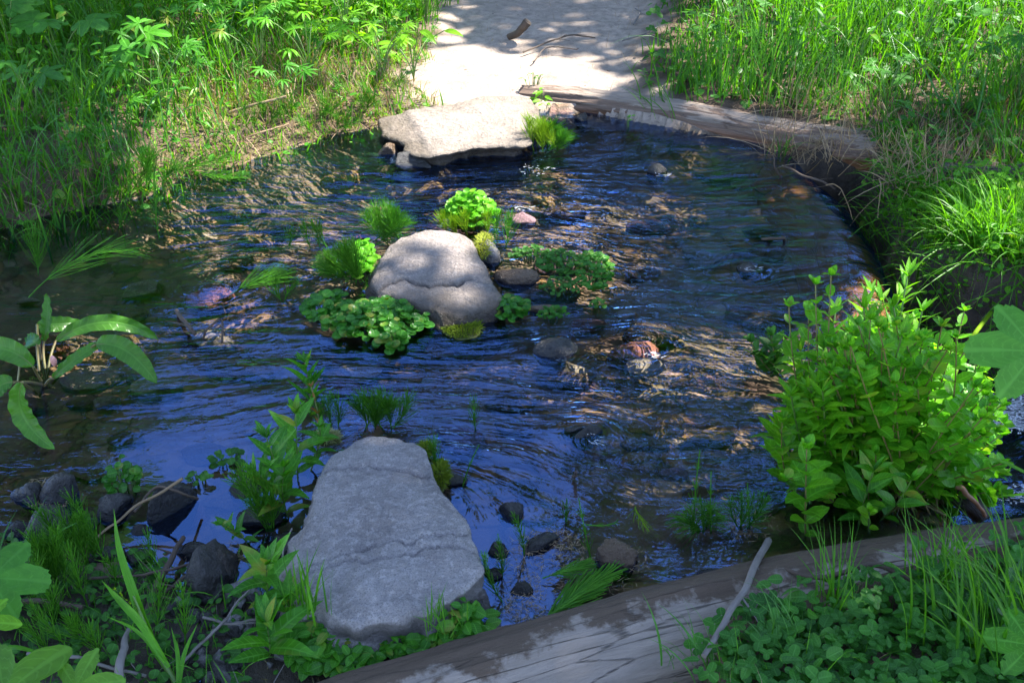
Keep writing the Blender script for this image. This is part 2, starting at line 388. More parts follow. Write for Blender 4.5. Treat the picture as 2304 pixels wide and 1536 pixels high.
def mat_ground():
    m, nt = newmat('creek_ground'); g = G(nt)
    geo = g.n('ShaderNodeNewGeometry'); pos = geo.outputs['Position']
    path, bed, lit, marsh = [g.attr(k).outputs['Fac'] for k in ('path', 'bed', 'litter', 'marsh')]
    n1 = g.noise(pos, 3, 6, .6); n2 = g.noise(pos, 24, 6, .65); n3 = g.noise(pos, 140, 4, .7)
    soil = g.mix(g.mr(n2, .3, .7), (.035, .024, .016), (.11, .075, .05))
    soil = g.mix(g.mr(n3, .55, .7, 0, .7), soil, (.20, .14, .09))
    dust = g.mix(g.mr(n1, .3, .7), (.42, .335, .27), (.30, .24, .195))
    dust = g.mix(g.mr(n2, .42, .72, 0, .7), dust, (.16, .125, .10))
    dust = g.mix(g.mr(n3, .60, .68, 0, .85), dust, (.08, .06, .05))
    mud = g.mix(g.mr(n2, .3, .7), (.02, .017, .014), (.06, .045, .032))
    # stream bed: pebbles, sand, algae
    wv = g.n('ShaderNodeVectorMath', {0: pos, 1: g.n('ShaderNodeCombineXYZ', {0: g.math('MULTIPLY', n2, .09), 1: g.math('MULTIPLY', n1, .12)}).outputs[0]}, operation='ADD').outputs[0]
    vo = g.n('ShaderNodeTexVoronoi', {'Vector': wv, 'Scale': 15.0}); vc = g.n('ShaderNodeSeparateColor', {0: vo.outputs['Color']})
    peb = g.ramp(vc.outputs[0], [(0, (.07, .05, .03)), (.25, (.20, .13, .06)), (.45, (.27, .18, .12)), (.62, (.38, .22, .08)), (.8, (.26, .13, .10)), (1, (.48, .38, .27))])
    vd = g.n('ShaderNodeTexVoronoi', {'Vector': wv, 'Scale': 15.0}, feature='DISTANCE_TO_EDGE').outputs[0]
    peb = g.mix(g.mr(vd, 0, .12, .8, 0), peb, (.035, .026, .015))
    sandc = g.mix(n2, (.22, .155, .105), (.38, .28, .21))
    bedc = g.mix(g.mr(n1, .4, .62), peb, sandc)
    bedc = g.mix(g.mr(g.noise(pos, 6, 4), .5, .7, 0, .55), bedc, (.085, .085, .015))
    col = g.mix(g.math('MULTIPLY', lit, .3), soil, g.mix(n3, (.12, .08, .05), (.28, .21, .13)))
    col = g.mix(path, col, dust)
    col = g.mix(marsh, col, mud)
    bedc = g.mix(.1, bedc, (.016, .012, .006))
    col = g.mix(bed, col, bedc)
    h = g.math('ADD', g.math('MULTIPLY', n2, .9), g.math('MULTIPLY', n3, .5))
    h = g.math('ADD', h, g.math('MULTIPLY', g.math('MULTIPLY', g.mr(vd, 0, .35), bed), 1.1))
    nrm = g.bump(h, .8, .012)
    bs = g.n('ShaderNodeBsdfPrincipled', {'Base Color': col, 'Roughness': g.mr(marsh, 0, 1, .92, .45), 'Specular IOR Level': .25, 'Normal': nrm}); g.out(bs.outputs[0]); return m
GROUND = mat_ground()

def mat_water(name='stream_water', streak=True, amt=1.0):
    m, nt = newmat(name); g = G(nt)
    fl = g.attr('flow').outputs['Vector']; rough = g.attr('ripple').outputs['Fac']
    a = g.noise(fl, 1.0, 2, .5, .5)
    sc2 = g.n('ShaderNodeMapping', {'Vector': fl, 'Scale': (4.2, 3.0, 3)}).outputs[0]
    b = g.noise(sc2, .75, 2, .55, .8)
    pos = g.n('ShaderNodeNewGeometry').outputs['Position']
    c = g.noise(pos, 55, 3, .6)
    b = g.math('SUBTRACT', 1.0, g.math('MULTIPLY', g.math('ABSOLUTE', g.math('SUBTRACT', b, .5)), 2.6))
    h = g.math('ADD', g.math('ADD', g.math('MULTIPLY', a, 1.0), g.math('MULTIPLY', b, .14)), g.math('MULTIPLY', c, .02))
    h = g.math('MULTIPLY', h, rough)
    nrm = g.bump(h, 1.0, .017 * amt); nr2 = g.bump(h, 1.0, .005 * amt); nr3 = g.bump(h, 1.0, .0080 * amt)
    fr = g.n('ShaderNodeFresnel', {'IOR': WATER_IOR, 'Normal': nrm}).outputs[0]
    fac = g.math('MULTIPLY', fr, WATER_REF, clamp=True)
    tp = g.n('ShaderNodeBsdfTransparent', {'Color': (.95, .95, .92, 1)})
    rf = g.n('ShaderNodeBsdfRefraction', {'Color': (.93, .95, .93, 1), 'IOR': 1.2, 'Roughness': 0.0, 'Normal': nr2})
    body = g.n('ShaderNodeMixShader', {0: .0, 1: tp.outputs[0], 2: rf.outputs[0]})
    gl = g.n('ShaderNodeBsdfGlossy', {'Color': (.225, .45, 1, 1), 'Roughness': .0, 'Normal': nr3})  # blue of the reflected sky is put into this colour
    mx = g.n('ShaderNodeMixShader', {0: fac, 1: body.outputs[0], 2: gl.outputs[0]})
    g.out(mx.outputs[0]); return m
WATER_IOR, WATER_REF = 1.7, 1.8
WATER = mat_water()
def mat_foam():
    m, nt = newmat('foam'); g = G(nt)
    pos = g.n('ShaderNodeNewGeometry').outputs['Position']
    bs = g.n('ShaderNodeBsdfPrincipled', {'Base Color': (.75, .78, .82, 1), 'Roughness': .25, 'Normal': g.bump(g.noise(pos, 130, 4), .8, .01)})
    g.out(bs.outputs[0]); return m
FOAM = mat_foam()
# ================================================================== terrain
def sd(x, y, poly):                      # signed distance, positive inside
    x = np.asarray(x, float).ravel(); y = np.asarray(y, float).ravel()
    d = np.full(x.shape, 1e9); ins = np.zeros(x.shape, bool); n = len(poly)
    for i in range(n):
        ax, ay = poly[i][:2]; bx, by = poly[(i + 1) % n][:2]
        ex, ey = bx - ax, by - ay
        t = np.clip(((x - ax) * ex + (y - ay) * ey) / (ex * ex + ey * ey + 1e-12), 0, 1)
        d = np.minimum(d, np.hypot(x - ax - t * ex, y - ay - t * ey))
        c = ((ay > y) != (by > y)) & (x < ex * (y - ay) / (ey if abs(ey) > 1e-12 else 1e-12) + ax)
        ins ^= c
    return np.where(ins, d, -d)
POOL = [P(*p) for p in [(-2500, 640), (-900, 600), (-300, 560), (0, 520), (120, 480), (240, 462), (345, 440), (430, 400), (540, 372),
        (620, 345), (740, 310), (860, 283), (960, 262), (1150, 250), (1230, 250), (1320, 252), (1500, 285), (1700, 328),
        (1860, 372), (1960, 420), (2040, 520), (2080, 640), (2150, 800), (2230, 1000), (2240, 1150), (2150, 1185),
        (2000, 1238), (1850, 1268), (1700, 1300), (1400, 1370), (1180, 1435), (1100, 1440), (1000, 1460), (700, 1430), (620, 1360),
        (520, 1350), (420, 1330), (330, 1280), (200, 1260), (60, 1230), (-200, 1220), (-900, 1250), (-2500, 1300)]]
LIP = np.array([P(*p)[:2] for p in [(1850, 372), (1930, 440), (1995, 530), (2030, 610), (2090, 780), (2150, 960), (2190, 1160)]])
LIP = LIP[np.argsort(LIP[:, 1])]
def lipx(y): return np.interp(y, LIP[:, 1], LIP[:, 0])
CHAN = [(lipx(3.75) - .02, 3.62), (lipx(3.3) - .03, 3.3), (lipx(2.8) - .03, 2.8), (lipx(2.2) - .03, 2.2), (lipx(1.75) - .03, 1.74), (1.25, 1.66), (2.0, 1.7), (4, 1.6), (4, 2.45),
        (2.2, 2.52), (1.6, 2.62), (1.32, 2.74), (1.22, 3.0), (1.24, 3.3), (1.26, 3.62)]
PATH = [P(px, py, .07) for px, py in [(1010, -10), (985, 95), (900, 170), (940, 215), (1100, 240), (1260, 232), (1400, 262), (1560, 285), (1560, 240), (1440, 190), (1425, 150),
        (1470, 60), (1490, -60), (1560, -300), (1700, -600), (700, -600), (950, -250)]]
def masks(x, y):
    px, py = PX(x, y, np.zeros_like(x))
    dp = sd(x, y, POOL); dc = sd(x, y, CHAN)
    marsh = sstep(1180, 1020, px) * sstep(1180, 1300, py) * (y < 2.2)
    return px, py, dp, dc, marsh
def terrain(x, y):
    x = np.asarray(x, float).ravel(); y = np.asarray(y, float).ravel()
    px, py, dp, dc, marsh = masks(x, y)
    do = np.maximum(-dp, 0)
    n = fbm(x * 1.5, y * 1.5, oct=3, s=3); f = fbm(x * 9, y * 9, oct=4, s=8)
    pth = sstep(-.15, .12, sd(x, y, PATH))
    bank = .085 * sstep(0, .16, do) + .035 * np.minimum(do, 5) + .02 * n * sstep(0, .5, do) + f * .007
    bank = np.where(marsh > 0, bank * (1 - marsh) + marsh * (.012 + .016 * f + .03 * np.minimum(do, .5)), bank)
    bank = bank * (1 - pth) + pth * (.03 + .03 * sstep(0, .3, do) + .02 * np.minimum(do, 4) + f * .007 + .01 * n)
    sill = sstep(1640, 1560, px) * sstep(760, 900, px) * (py > 1380)
    bank = bank * (1 - sill) + sill * (.005 + .012 * f)
    bed = -np.minimum(.095, .015 + .4 * np.maximum(dp, 0)) + .012 * n + .010 * f
    calm = sstep(2.3, 1.7, y)
    z = np.where(dp > 0, bed * (1 - .3 * calm), bank)
    z = z - (z + .36 + .02 * f) * sstep(-.05, .05, dc)
    return z
def TZ(x, y):
    return terrain(np.atleast_1d(x), np.atleast_1d(y))
def ax(a, b, st, far, lo=True):
    core = np.arange(a, b, st); out = [core]
    g = []; v = b; d = st
    while v < far: d *= 1.22; v += d; g.append(v)
    h = []; v = a; d = st
    while lo and v > -far: d *= 1.22; v -= d; h.append(v)
    return np.concatenate([np.array(h[::-1]), core, np.array(g)])
gx = ax(-2.9, 2.7, .0145, 130); gy = ax(.9, 5.6, .0145, 130)
X, Y = np.meshgrid(gx, gy); xf, yf = X.ravel(), Y.ravel()
Z = terrain(xf, yf)
mb = MB(); mb.add(np.stack([xf, yf, Z], -1), grid_faces(len(gy), len(gx)))
ground = mb.build('ground', GROUND); ground['kind'] = 'structure'
px, py, dp, dc, marsh = masks(xf, yf)
w = fbm(xf * 12, yf * 12, oct=3, s=21) * .03
attr(ground, 'path', sstep(-.12, .1, sd(xf, yf, PATH) + w * 2)); attr(ground, 'bed', sstep(-.01, .03, dp + w) * (dc < .02))
lit_m = ((px < 900) & (py > 180) & (py < 500)) * .8 + ((px > 1800) & (py < 520)) * .9
attr(ground, 'litter', np.clip(lit_m * sstep(.7, .1, -dp) + w * 4, 0, 1)); attr(ground, 'marsh', np.clip(marsh + (dc > -.08), 0, 1))
# ------------------------------------------------------------------ water
STONES = [(P(980, 630), .2), (P(870, 1200), .24), (P(1040, 290), .3), (P(1475, 390), .05), (P(1685, 612), .05), (P(1440, 780), .08), (P(1250, 795), .07), (P(1320, 985), .07), (P(930, 380), .09), (P(480, 640), .09), (P(1240, 620), .12)]
wx = np.arange(-4.2, 3.6, .017); wy = np.arange(1.25, 5.0, .0135)
X, Y = np.meshgrid(wx, wy); x, y = X.ravel(), Y.ravel()
px, py = PX(x, y, 0 * x)
wn = fbm(x * .9, y * .9, oct=2, s=31)
psi = y + wn * .10 + .10 * x * sstep(.2, -1.2, x) * sstep(3.2, 2.0, y) * -1
for c, r in STONES:
    dx, dy = x - c[0], y - c[1]; rr = dx * dx + dy * dy
    psi = psi - dy * r * r / (rr + r * r * .35)
xl = lipx(y); s_ = x - (xl - .15)
drop = np.where(s_ < 0, 0, np.where(s_ < .14, -.16 + np.sqrt(np.maximum(.16 ** 2 - np.minimum(s_, .14) ** 2, 0)), -.08 - (s_ - .14) * 7))
low = -.265
z = np.maximum(drop, low)
isl = s_ > .05
rip = np.ones_like(x)
def el(cx, cy, rx, ry, v, soft=.35):
    global rip
    d = np.hypot((px - cx) / rx, (py - cy) / ry); k = sstep(1 + soft, 1 - soft, d)
    rip = rip * (1 - k) + v * k
el(450, 1190, 360, 210, .02); el(150, 1240, 260, 120, .03); el(1420, 1270, 400, 170, .09); el(600, 1080, 90, 60, .12); el(2000, 1200, 300, 60, .15)
el(80, 560, 320, 110, .30); el(-50, 950, 300, 200, .45); el(1330, 290, 260, 45, .3); el(1250, 1180, 160, 70, .25); el(760, 320, 140, 40, .3)
rip = np.where(z < -.2, 1.3, rip)
fx = x * 3.4 + wn * .5; fy = psi * 21
hh = fbm(fx, fy, oct=3, s=41)
bumpz = sum(.010 * np.exp(-(((x - c[0] + r * .2) / (r * 1.3)) ** 2 + ((y - c[1]) / (r * 1.1)) ** 2) * 1.0) for c, r in STONES[3:10])
z = z + rip * .0022 * hh + bumpz + np.where(z < -.2, .012 * fbm(x * 14, y * 14, oct=3, s=5), 0)
z = np.where((s_ > .02) & (s_ < .3), z + .006 * fbm(x * 3, y * 26, oct=2, s=77), z)
mb = MB(); mb.add(np.stack([x, y, z], -1), grid_faces(len(wy), len(wx)))
water = mb.build('water', WATER); water['kind'] = 'structure'
at = water.data.attributes.new('flow', 'FLOAT_VECTOR', 'POINT')
at.data.foreach_set('vector', np.stack([fx * 1.5, fy, 0 * fx], -1).ravel().astype(np.float32))
attr(water, 'ripple', rip)
# foam where the lower fall churns and sparkles behind stones
def foam(pts, label):
    mb = MB()
    for (c, rx, ry, n, s) in pts:
        m_ = n; aa = rng.uniform(0, 6.28, m_); rr_ = np.sqrt(rng.random(m_))
        q_ = np.c_[c[0] + rx * rr_ * np.cos(aa) + rx * .4, c[1] + ry * rr_ * np.sin(aa) * .8, np.full(m_, c[2] + .002)]
        strips(mb, q_, rng.normal(-.3, .35, m_), np.full(m_, 1.45), rng.uniform(-.1, .2, m_), rng.uniform(.3, 1.6, m_) * (.008 + s * .6), np.full(m_, .0012 + s * .06), 3, twist=np.zeros(m_))
        for i in range(n // 6):
            a = rng.uniform(0, 6.28); r = math.sqrt(rng.random()); p = np.array([c[0] + rx * r * math.cos(a), c[1] + ry * r * math.sin(a), c[2] + rng.uniform(0, s)])
            t = leaf_round(2, 6, -1.5, 0, rng.uniform(.6, 1), .0); put(mb, t, p, (math.cos(a * 3), math.sin(a * 3), rng.uniform(-.3, .3)), None, s * rng.uniform(.25, .8))
    o = mb.build('foam', FOAM); tag(o, label, 'foam', kind='stuff'); return o
foam([(P(1325, 985, .025), .022, .03, 9, .005), (P(1330, 1000, .02), .02, .02, 5, .005), (P(1165, 468, .01), .035, .03, 20, .007), (P(1190, 385, .01), .07, .06, 24, .005), (P(1685, 605, .02), .03, .02, 20, .006),
      (P(1480, 395, .02), .03, .02, 10, .006), (P(1460, 800, .012), .03, .02, 12, .006)], 'white sparkling foam flecks behind the stones in the riffle')
foam([((P(2250, 930, -.26)), .16, .10, 1500, .012), ((P(2280, 1110, -.26)), .12, .05, 260, .010)], 'white churning foam in the lower stream beside the big bush')
# ================================================================== stones
def slab(name, outline, zt, mat, label, tilt=(0, 0), flare=None, rough=.006, seed=1, ledge=None, crack=None, zb=-.13, dome=.018, under=0, bot=None):
    pts = np.array([P(a, b, zt)[:2] for a, b in outline]); c = pts.mean(0)
    pl = spline(np.vstack([np.c_[pts, np.zeros(len(pts))], [*pts[0], 0]]), 260)[:, :2]
    ang = np.arctan2(pl[:, 1] - c[1], pl[:, 0] - c[0]); rad = np.hypot(*(pl - c).T); o = np.argsort(ang)
    n = 300; th = np.linspace(-np.pi, np.pi, n, endpoint=False)
    Rr = np.interp(th, ang[o], rad[o], period=2 * np.pi)
    Rr = Rr * (1 + .02 * fbm(np.cos(th) * 7, np.sin(th) * 7, oct=4, s=seed))
    nt_, ns = 110, 36
    q = np.linspace(0, 1, nt_) ** .8; q = q / q[-1]
    rx = Rr * q[:, None]
    x = c[0] + rx * np.cos(th); y = c[1] + rx * np.sin(th)
    z = zt + tilt[0] * (x - c[0]) + tilt[1] * (y - c[1]) - dome * q[:, None] ** 3
    def surf(x, y, z):
        z = z + rough * fbm(x * 9, y * 9, oct=6, s=seed + 3, gain=.62)
        if ledge is not None: z = z - ledge(x, y)
        if crack is not None: z = z - crack(x, y)
        return z
    z = surf(x, y, z)
    edge = np.clip((1 - q[:, None]) * Rr / .011, 0, 1); z = z - .007 * (1 - edge) ** 2
    t = np.linspace(0, 1, ns)[1:, None]
    fl = (flare(th) if flare else .03 * np.ones(n))[None]
    zt2 = z[-1][None]; zz = zt2 + (zb - zt2) * t
    led = fbm(th[None] * 0 + np.cos(th) * 5, np.sin(th) * 5 + 0 * t, zz * 26, oct=4, s=seed + 9)
    rr = Rr[None] + fl * t ** .8 + .014 * led * np.minimum(t * 6, 1) - under * np.sin(np.minimum(t * 2.2, 1) * np.pi)
    xs = c[0] + rr * np.cos(th); ys = c[1] + rr * np.sin(th)
    V = np.concatenate([np.stack([x, y, z], -1), np.stack([xs, ys, zz + .004 * led], -1)], 0)
    mb = MB(); mb.add(V.reshape(-1, 3), grid_faces(nt_ + ns - 1, n, True))
    cc = (c[0], c[1], 0); o = mb.build(name, mat, origin=cc); o.location = cc
    return tag(o, label, 'stone')
def gauss(th, a, w): return np.exp(-(((th - a + np.pi) % (2 * np.pi) - np.pi) / w) ** 2)
cA = P(870, 1200, .13)
def ledA(x, y):
    line = cA[1] - .235 + .035 * fbm(x * 7, y * 0, oct=3, s=4) + .12 * (x - cA[0]) ** 2
    return .024 * sstep(.003, -.003, y - line)
def crkA(x, y):
    t = 0
    for cx, cy, ln, sl in ((825, 1250, .05, .15), (905, 1050, .04, -.1), (1000, 1195, .05, .3)):
        c = P(cx, cy, .13); d = y - c[1] - sl * (x - c[0]) - .012 * fbm(x * 30, y * 0, oct=3, s=int(cx))
        t = t + .007 * np.exp(-(d / .005) ** 2) + .0012 * sstep(.0, -.004, d) * sstep(ln, ln * .3, np.abs(x - c[0])) * np.exp(-(d / .05) ** 2) * sstep(ln, ln * .6, np.abs(x - c[0]))
    return t + .004 * np.clip(fbm(x * 22, y * 22, oct=3, s=66), .25, 1)
slab('stepping_stone', [(800, 965), (840, 958), (885, 962), (950, 990), (975, 1045), (1000, 1090), (1050, 1150), (1065, 1200), (1082, 1238), (1088, 1272), (1050, 1310), (990, 1350), (940, 1375), (870, 1386),
     (800, 1390), (735, 1362), (690, 1315), (655, 1262), (662, 1210), (695, 1140), (708, 1060), (745, 1000)], .13, SLAB,
     'large bluish grey stepping stone in the foreground with a broken front ledge', tilt=(.02, -.02), flare=lambda t: .015 + .09 * gauss(t, 3.3, .7) + .05 * gauss(t, -2.3, .5) - .03 * gauss(t, -.6, .6), rough=.0062, seed=11, ledge=ledA, crack=crkA)
cB = P(980, 610, .11)
def crkB(x, y):
    d = y - P(960, 598, .11)[1] - .16 * (x - cB[0]) + .03 * fbm(x * 9, y * 0, oct=4, s=3)
    d2 = y - P(960, 690, .11)[1] - .1 * (x - cB[0]) - .02 * fbm(x * 12, y * 0, oct=3, s=6)
    return .013 * np.exp(-(d / .008) ** 2) * sstep(.16, .1, np.abs(x - cB[0] + .03)) + .003 * sstep(.01, -.01, d) + .009 * np.exp(-(d2 / .007) ** 2)
slab('stepping_stone', [(900, 525), (945, 517), (1000, 515), (1055, 527), (1082, 570), (1108, 620), (1135, 655), (1118, 668), (1080, 680), (1035, 690), (985, 684), (930, 665), (885, 655), (845, 640), (832, 618), (845, 590), (868, 550)],
     .066, SLAB2, 'rounded grey stepping stone in the middle of the stream with a crack across its top', tilt=(.0, .03), flare=lambda t: .012 + .03 * gauss(t, 3.1, .8) + .03 * gauss(t, -1.3, .6), rough=.005, seed=23, crack=crkB, dome=.015)
cC = P(1050, 275, .1)
slab('stepping_stone', [(850, 255), (905, 243), (1000, 228), (1100, 210), (1190, 212), (1215, 255), (1200, 290), (1190, 318), (1120, 322), (1040, 330), (975, 344), (915, 328), (898, 303), (860, 290)],
     .064, SLAB3, 'pale sunlit stepping stone against the far bank with a dark undercut front', tilt=(.0, .0), flare=lambda t: -.02 + .03 * gauss(t, 1.5, 1), rough=.006, seed=37, dome=.012, under=.035,
     ledge=lambda x, y: .012 * sstep(.02, -.02, x - P(935, 300, .1)[0] + .3 * (y - cC[1])) * sstep(-.1, .1, y - P(900, 295, .1)[1] + .1))
def ico(n=4):
    import bmesh
    bm = bmesh.new(); bmesh.ops.create_icosphere(bm, subdivisions=n, radius=1)
    v = np.array([w_.co[:] for w_ in bm.verts]); f = np.array([[w_.index for w_ in fa.verts] for fa in bm.faces]); bm.free(); return v, f
ICO5, ICO4 = ico(5), ico(4)
def rockmesh(dim, seed, ang=9, sharp=.96, rough=.05, hi=True):
    r_ = np.random.default_rng(seed); v, f = ICO5 if hi else ICO4
    pn = norm(r_.normal(0, 1, (ang, 3))); ph = r_.uniform(.5, 1.0, ang)
    d = v @ pn.T; rr = np.where(d > .05, ph / np.maximum(d, .05), 9)
    k = 45; rad = -np.log(np.exp(-k * np.minimum(rr, 1.3)).sum(1) + np.exp(-k * 1.1)) / k
    rad = rad * sharp + (1 - sharp) * .9
    rad = rad * (1 + rough * fbm(v[:, 0] * 3 + seed, v[:, 1] * 3, v[:, 2] * 3, oct=5, s=seed, gain=.6))
    return v * rad[:, None] * np.asarray(dim) / 2 * 1.15, f
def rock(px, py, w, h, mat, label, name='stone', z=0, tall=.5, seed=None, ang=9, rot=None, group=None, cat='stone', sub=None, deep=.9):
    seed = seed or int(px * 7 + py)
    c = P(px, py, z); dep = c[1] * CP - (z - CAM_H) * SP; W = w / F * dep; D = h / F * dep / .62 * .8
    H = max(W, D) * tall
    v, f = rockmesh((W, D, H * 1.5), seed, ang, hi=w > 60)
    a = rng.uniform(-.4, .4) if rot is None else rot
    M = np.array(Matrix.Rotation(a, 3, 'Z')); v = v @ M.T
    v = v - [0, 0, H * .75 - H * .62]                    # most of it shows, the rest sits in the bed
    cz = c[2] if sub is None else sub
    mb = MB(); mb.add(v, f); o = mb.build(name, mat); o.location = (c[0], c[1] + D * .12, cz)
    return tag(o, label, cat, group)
for a in [
 (388, 1135, 96, 110, DARKROCK, 'big dark wet rock in the blue shallows with a pale stick leaning over it', .75, 12),
 (258, 1148, 74, 56, DARKROCK, 'round dark rock left of the rock with the leaning stick', .6, 8),
 (110, 1185, 122, 84, DARKROCK, 'broad black wet rock at the left shore with needle litter on it', .55, 9),
 (142, 1120, 84, 62, DARKROCK, 'blocky black rock on top of the left shore rock pile', .8, 8),
 (60, 1118, 60, 56, DARKROCK, 'small black rock at the left end of the shore rock pile', .6, 8),
 (180, 1182, 62, 40, DARKROCK, 'low brownish wet rock at the right end of the left rock pile', .4, 9),
 (36, 1200, 62, 44, DARKROCK, 'black rock near the left picture edge below the rock pile', .6, 9),
 (315, 1197, 62, 20, DARKROCK, 'thin flat dark rock lying in the calm blue water', .35, 9),
 (312, 1262, 60, 46, DARKROCK, 'dark wet rock at the muddy edge left of the fallen branch', .6, 9),
 (430, 1245, 60, 34, DARKROCK, 'low slanting dark rock with a tiny orange bud beside it', .4, 6),
 (478, 1322, 92, 112, DARKROCK, 'tall angular black rock at the water edge left of the front stepping stone', .95, 11),
 (545, 1350, 70, 62, GREYROCK, 'blocky grey stone between the black rock and the leafy stems', .75, 8),
 (566, 1438, 60, 50, GREYROCK, 'small bluish grey stone in the gravel corner', .7, 8),
 (578, 1492, 84, 70, GREYROCK, 'rough mottled grey stone near the bottom edge', .75, 10),
 (505, 1522, 110, 60, GREYROCK, 'long pale grey stone at the bottom edge', .5, 8),
 (655, 1500, 58, 58, DARKROCK, 'smooth dark brown stone below the leafy stem', .7, 14),
 (703, 1502, 56, 52, DARKROCK, 'dark stone beside the smooth brown one at the bottom', .7, 9),
 (490, 1440, 60, 42, DARKROCK, 'dark stone in the gravel left of the small bluish stone', .6, 8),
 (515, 1478, 50, 40, DARKROCK, 'small rounded purple grey stone in the gravel corner', .7, 12),
 (590, 1172, 96, 56, DARKROCK, 'mossy dark rock under the drooping horsetail', .5, 9),
 (556, 1102, 70, 48, DARKROCK, 'dark rock just under water behind the willowherb stems', .4, 9),
 (640, 1240, 80, 60, DARKROCK, 'dark rock wedged against the left flank of the front stepping stone', .6, 9),
 (420, 1395, 80, 50, DARKROCK, 'flat dark rock half buried in the marshy corner', .4, 9),
 (240, 1262, 70, 40, DARKROCK, 'dark rock overgrown by the green horsetail tuft', .5, 8),
 (1078, 1362, 56, 74, GREYROCK, 'upright grey flat stone leaning on the front stepping stone', .9, 10),
 (1113, 1428, 48, 42, GREYROCK, 'small angular grey stone beside the near log', .8, 7),
 (1150, 1156, 78, 50, DARKROCK, 'small pointed dark stone right of the front stepping stone', .6, 7),
 (1030, 1082, 52, 32, DARKROCK, 'tiny black stone at the right shoulder of the front stepping stone', .5, 7),
 (1212, 1228, 120, 52, DARKROCK, 'low mossy dark stone among the floating needles', .3, 10),
 (1120, 1240, 62, 56, DARKROCK, 'dark faceted stone against the right side of the front stepping stone', .7, 9),
 (1108, 1295, 52, 42, DARKROCK, 'small black stone below the faceted one', .6, 9),
 (1170, 1330, 80, 44, DARKROCK, 'dark flat stone in the needle raft near the log', .35, 9),
 (1393, 1258, 104, 62, BROWNROCK, 'brown mossy stone in the calm water in front of the sunny patch', .45, 10),
 (1603, 1306, 58, 44, DARKROCK, 'small mossy stone touching the near log', .7, 10),
 (1105, 578, 56, 48, GREYROCK, 'grey black stone at the right shoulder of the middle stepping stone', .75, 8),
 (1163, 628, 84, 38, BROWNROCK, 'low brown black stone right of the middle stepping stone', .45, 9),
 (1228, 697, 72, 22, BROWNROCK, 'flat brown stone awash below the cress patch', .3, 9),
 (1250, 795, 92, 40, DARKROCK, 'dark sharp edged stone breaking the ripples right of the middle stone', .45, 5),
 (1478, 392, 46, 28, DARKROCK, 'small wet purple black stone poking out near the far log', .6, 8),
 (930, 375, 86, 34, DARKROCK, 'dark wet stone in front of the pale far stepping stone', .5, 8),
 (1308, 268, 28, 26, DARKROCK, 'tiny dark stone at the foot of the far log', .7, 7),
 (1205, 1290 - 880 - 138, 20, 16, GREYROCK, 'tiny grey pebble beside the far log', .7, 7),
 (1685, 612, 50, 26, DARKROCK, 'wet stone under a small sparkling rapid near the lip', .5, 8),
 (1320, 985, 66, 40, DARKROCK, 'dark round stone with white water behind it', .5, 12),
 (1290, 975, 60, 30, DARKROCK, 'low dark stone joined to the round one in the riffle', .3, 12),
 (870, 345, 60, 26, BROWNROCK, 'low brown stone under the left corner of the far stepping stone', .5, 9),
 (1170, 495, 60, 30, PURPROCK, 'dark reddish stone behind the sunlit cress', .4, 9),
]:
    q_ = .72 if 1100 < a[0] < 1260 and 1140 < a[1] < 1340 else 1
    rock(a[0], a[1], a[2] * q_, a[3] * q_, a[4], a[5], tall=a[6], ang=a[7])
for i, a in enumerate([(462, 640, 100, 50, REDROCK, 'red submerged rock in the sun patch by the small bright horsetail'), (1425, 762, 120, 46, REDROCK, 'orange red submerged rock in the sunny patch right of centre'),
 (1452, 800, 88, 50, PALEROCK, 'pale yellowish stone just below the orange red rock'), (90, 748, 96, 34, REDROCK, 'reddish flat rock under water behind the dock leaves'),
 (1722, 397, 60, 26, REDROCK, 'pinkish rock under water near the far log'), (930, 432, 96, 30, YELROCK, 'orange yellow rock under the rippling water behind the middle stone'),
 (805, 508, 40, 14, REDROCK, 'small red rock under water left of the horsetail tuft'), (1030, 955, 110, 60, PURPROCK, 'purplish rock under water behind the front stepping stone'),
 (1230, 895 - 470, 60, 26, YELROCK, 'yellow brown rock under the sparkles left of centre right'), (770, 380, 90, 30, YELROCK, 'yellowish rock under water near the far bank')]):
    rock(*a[:6], name='submerged_stone', tall=.28, sub=-.045)
kinds = [BEDROCK, BEDROCK, YELROCK, PURPROCK, PALEROCK, BEDROCK, BROWNROCK]
bp = 0
while bp < 95:
    px_, py_ = rng.uniform(-60, 1950), rng.uniform(330, 1120)
    p = P(px_, py_)
    if sd([p[0]], [p[1]], POOL)[0] < .12 or p[0] > lipx(p[1]) - .2: continue
    if any(np.hypot(p[0] - c[0], p[1] - c[1]) < r * 1.2 for c, r in STONES[:3]): continue
    s = rng.uniform(.35, 1.15)
    rock(px_, py_, 110 * s, 48 * s, kinds[bp % 7], 'brownish stone blurred under the rippling water', name='submerged_stone', tall=.25, sub=-.07 + rng.uniform(-.01, .012), group='stones lying under the rippling water', seed=1000 + bp)
    bp += 1
gr = 0
while gr < 85:                                           # loose gravel at the lower left corner
    px_, py_ = rng.uniform(380, 760), rng.uniform(1340, 1540)
    if sd([px_], [py_], [(380, 1360), (600, 1330), (640, 1420), (760, 1480), (780, 1560), (430, 1560)])[0] < 0: continue
    p = P(px_, py_); s = rng.uniform(14, 40)
    rock(px_, py_, s, s * .8, DARKROCK if rng.random() < .7 else GREYROCK, 'small dark pebble in the gravel corner at the bottom', name='pebble', cat='pebble', tall=.7, sub=float(TZ(p[0], p[1])[0]) + .004, group='pebbles in the gravel corner', seed=3000 + gr)
    gr += 1
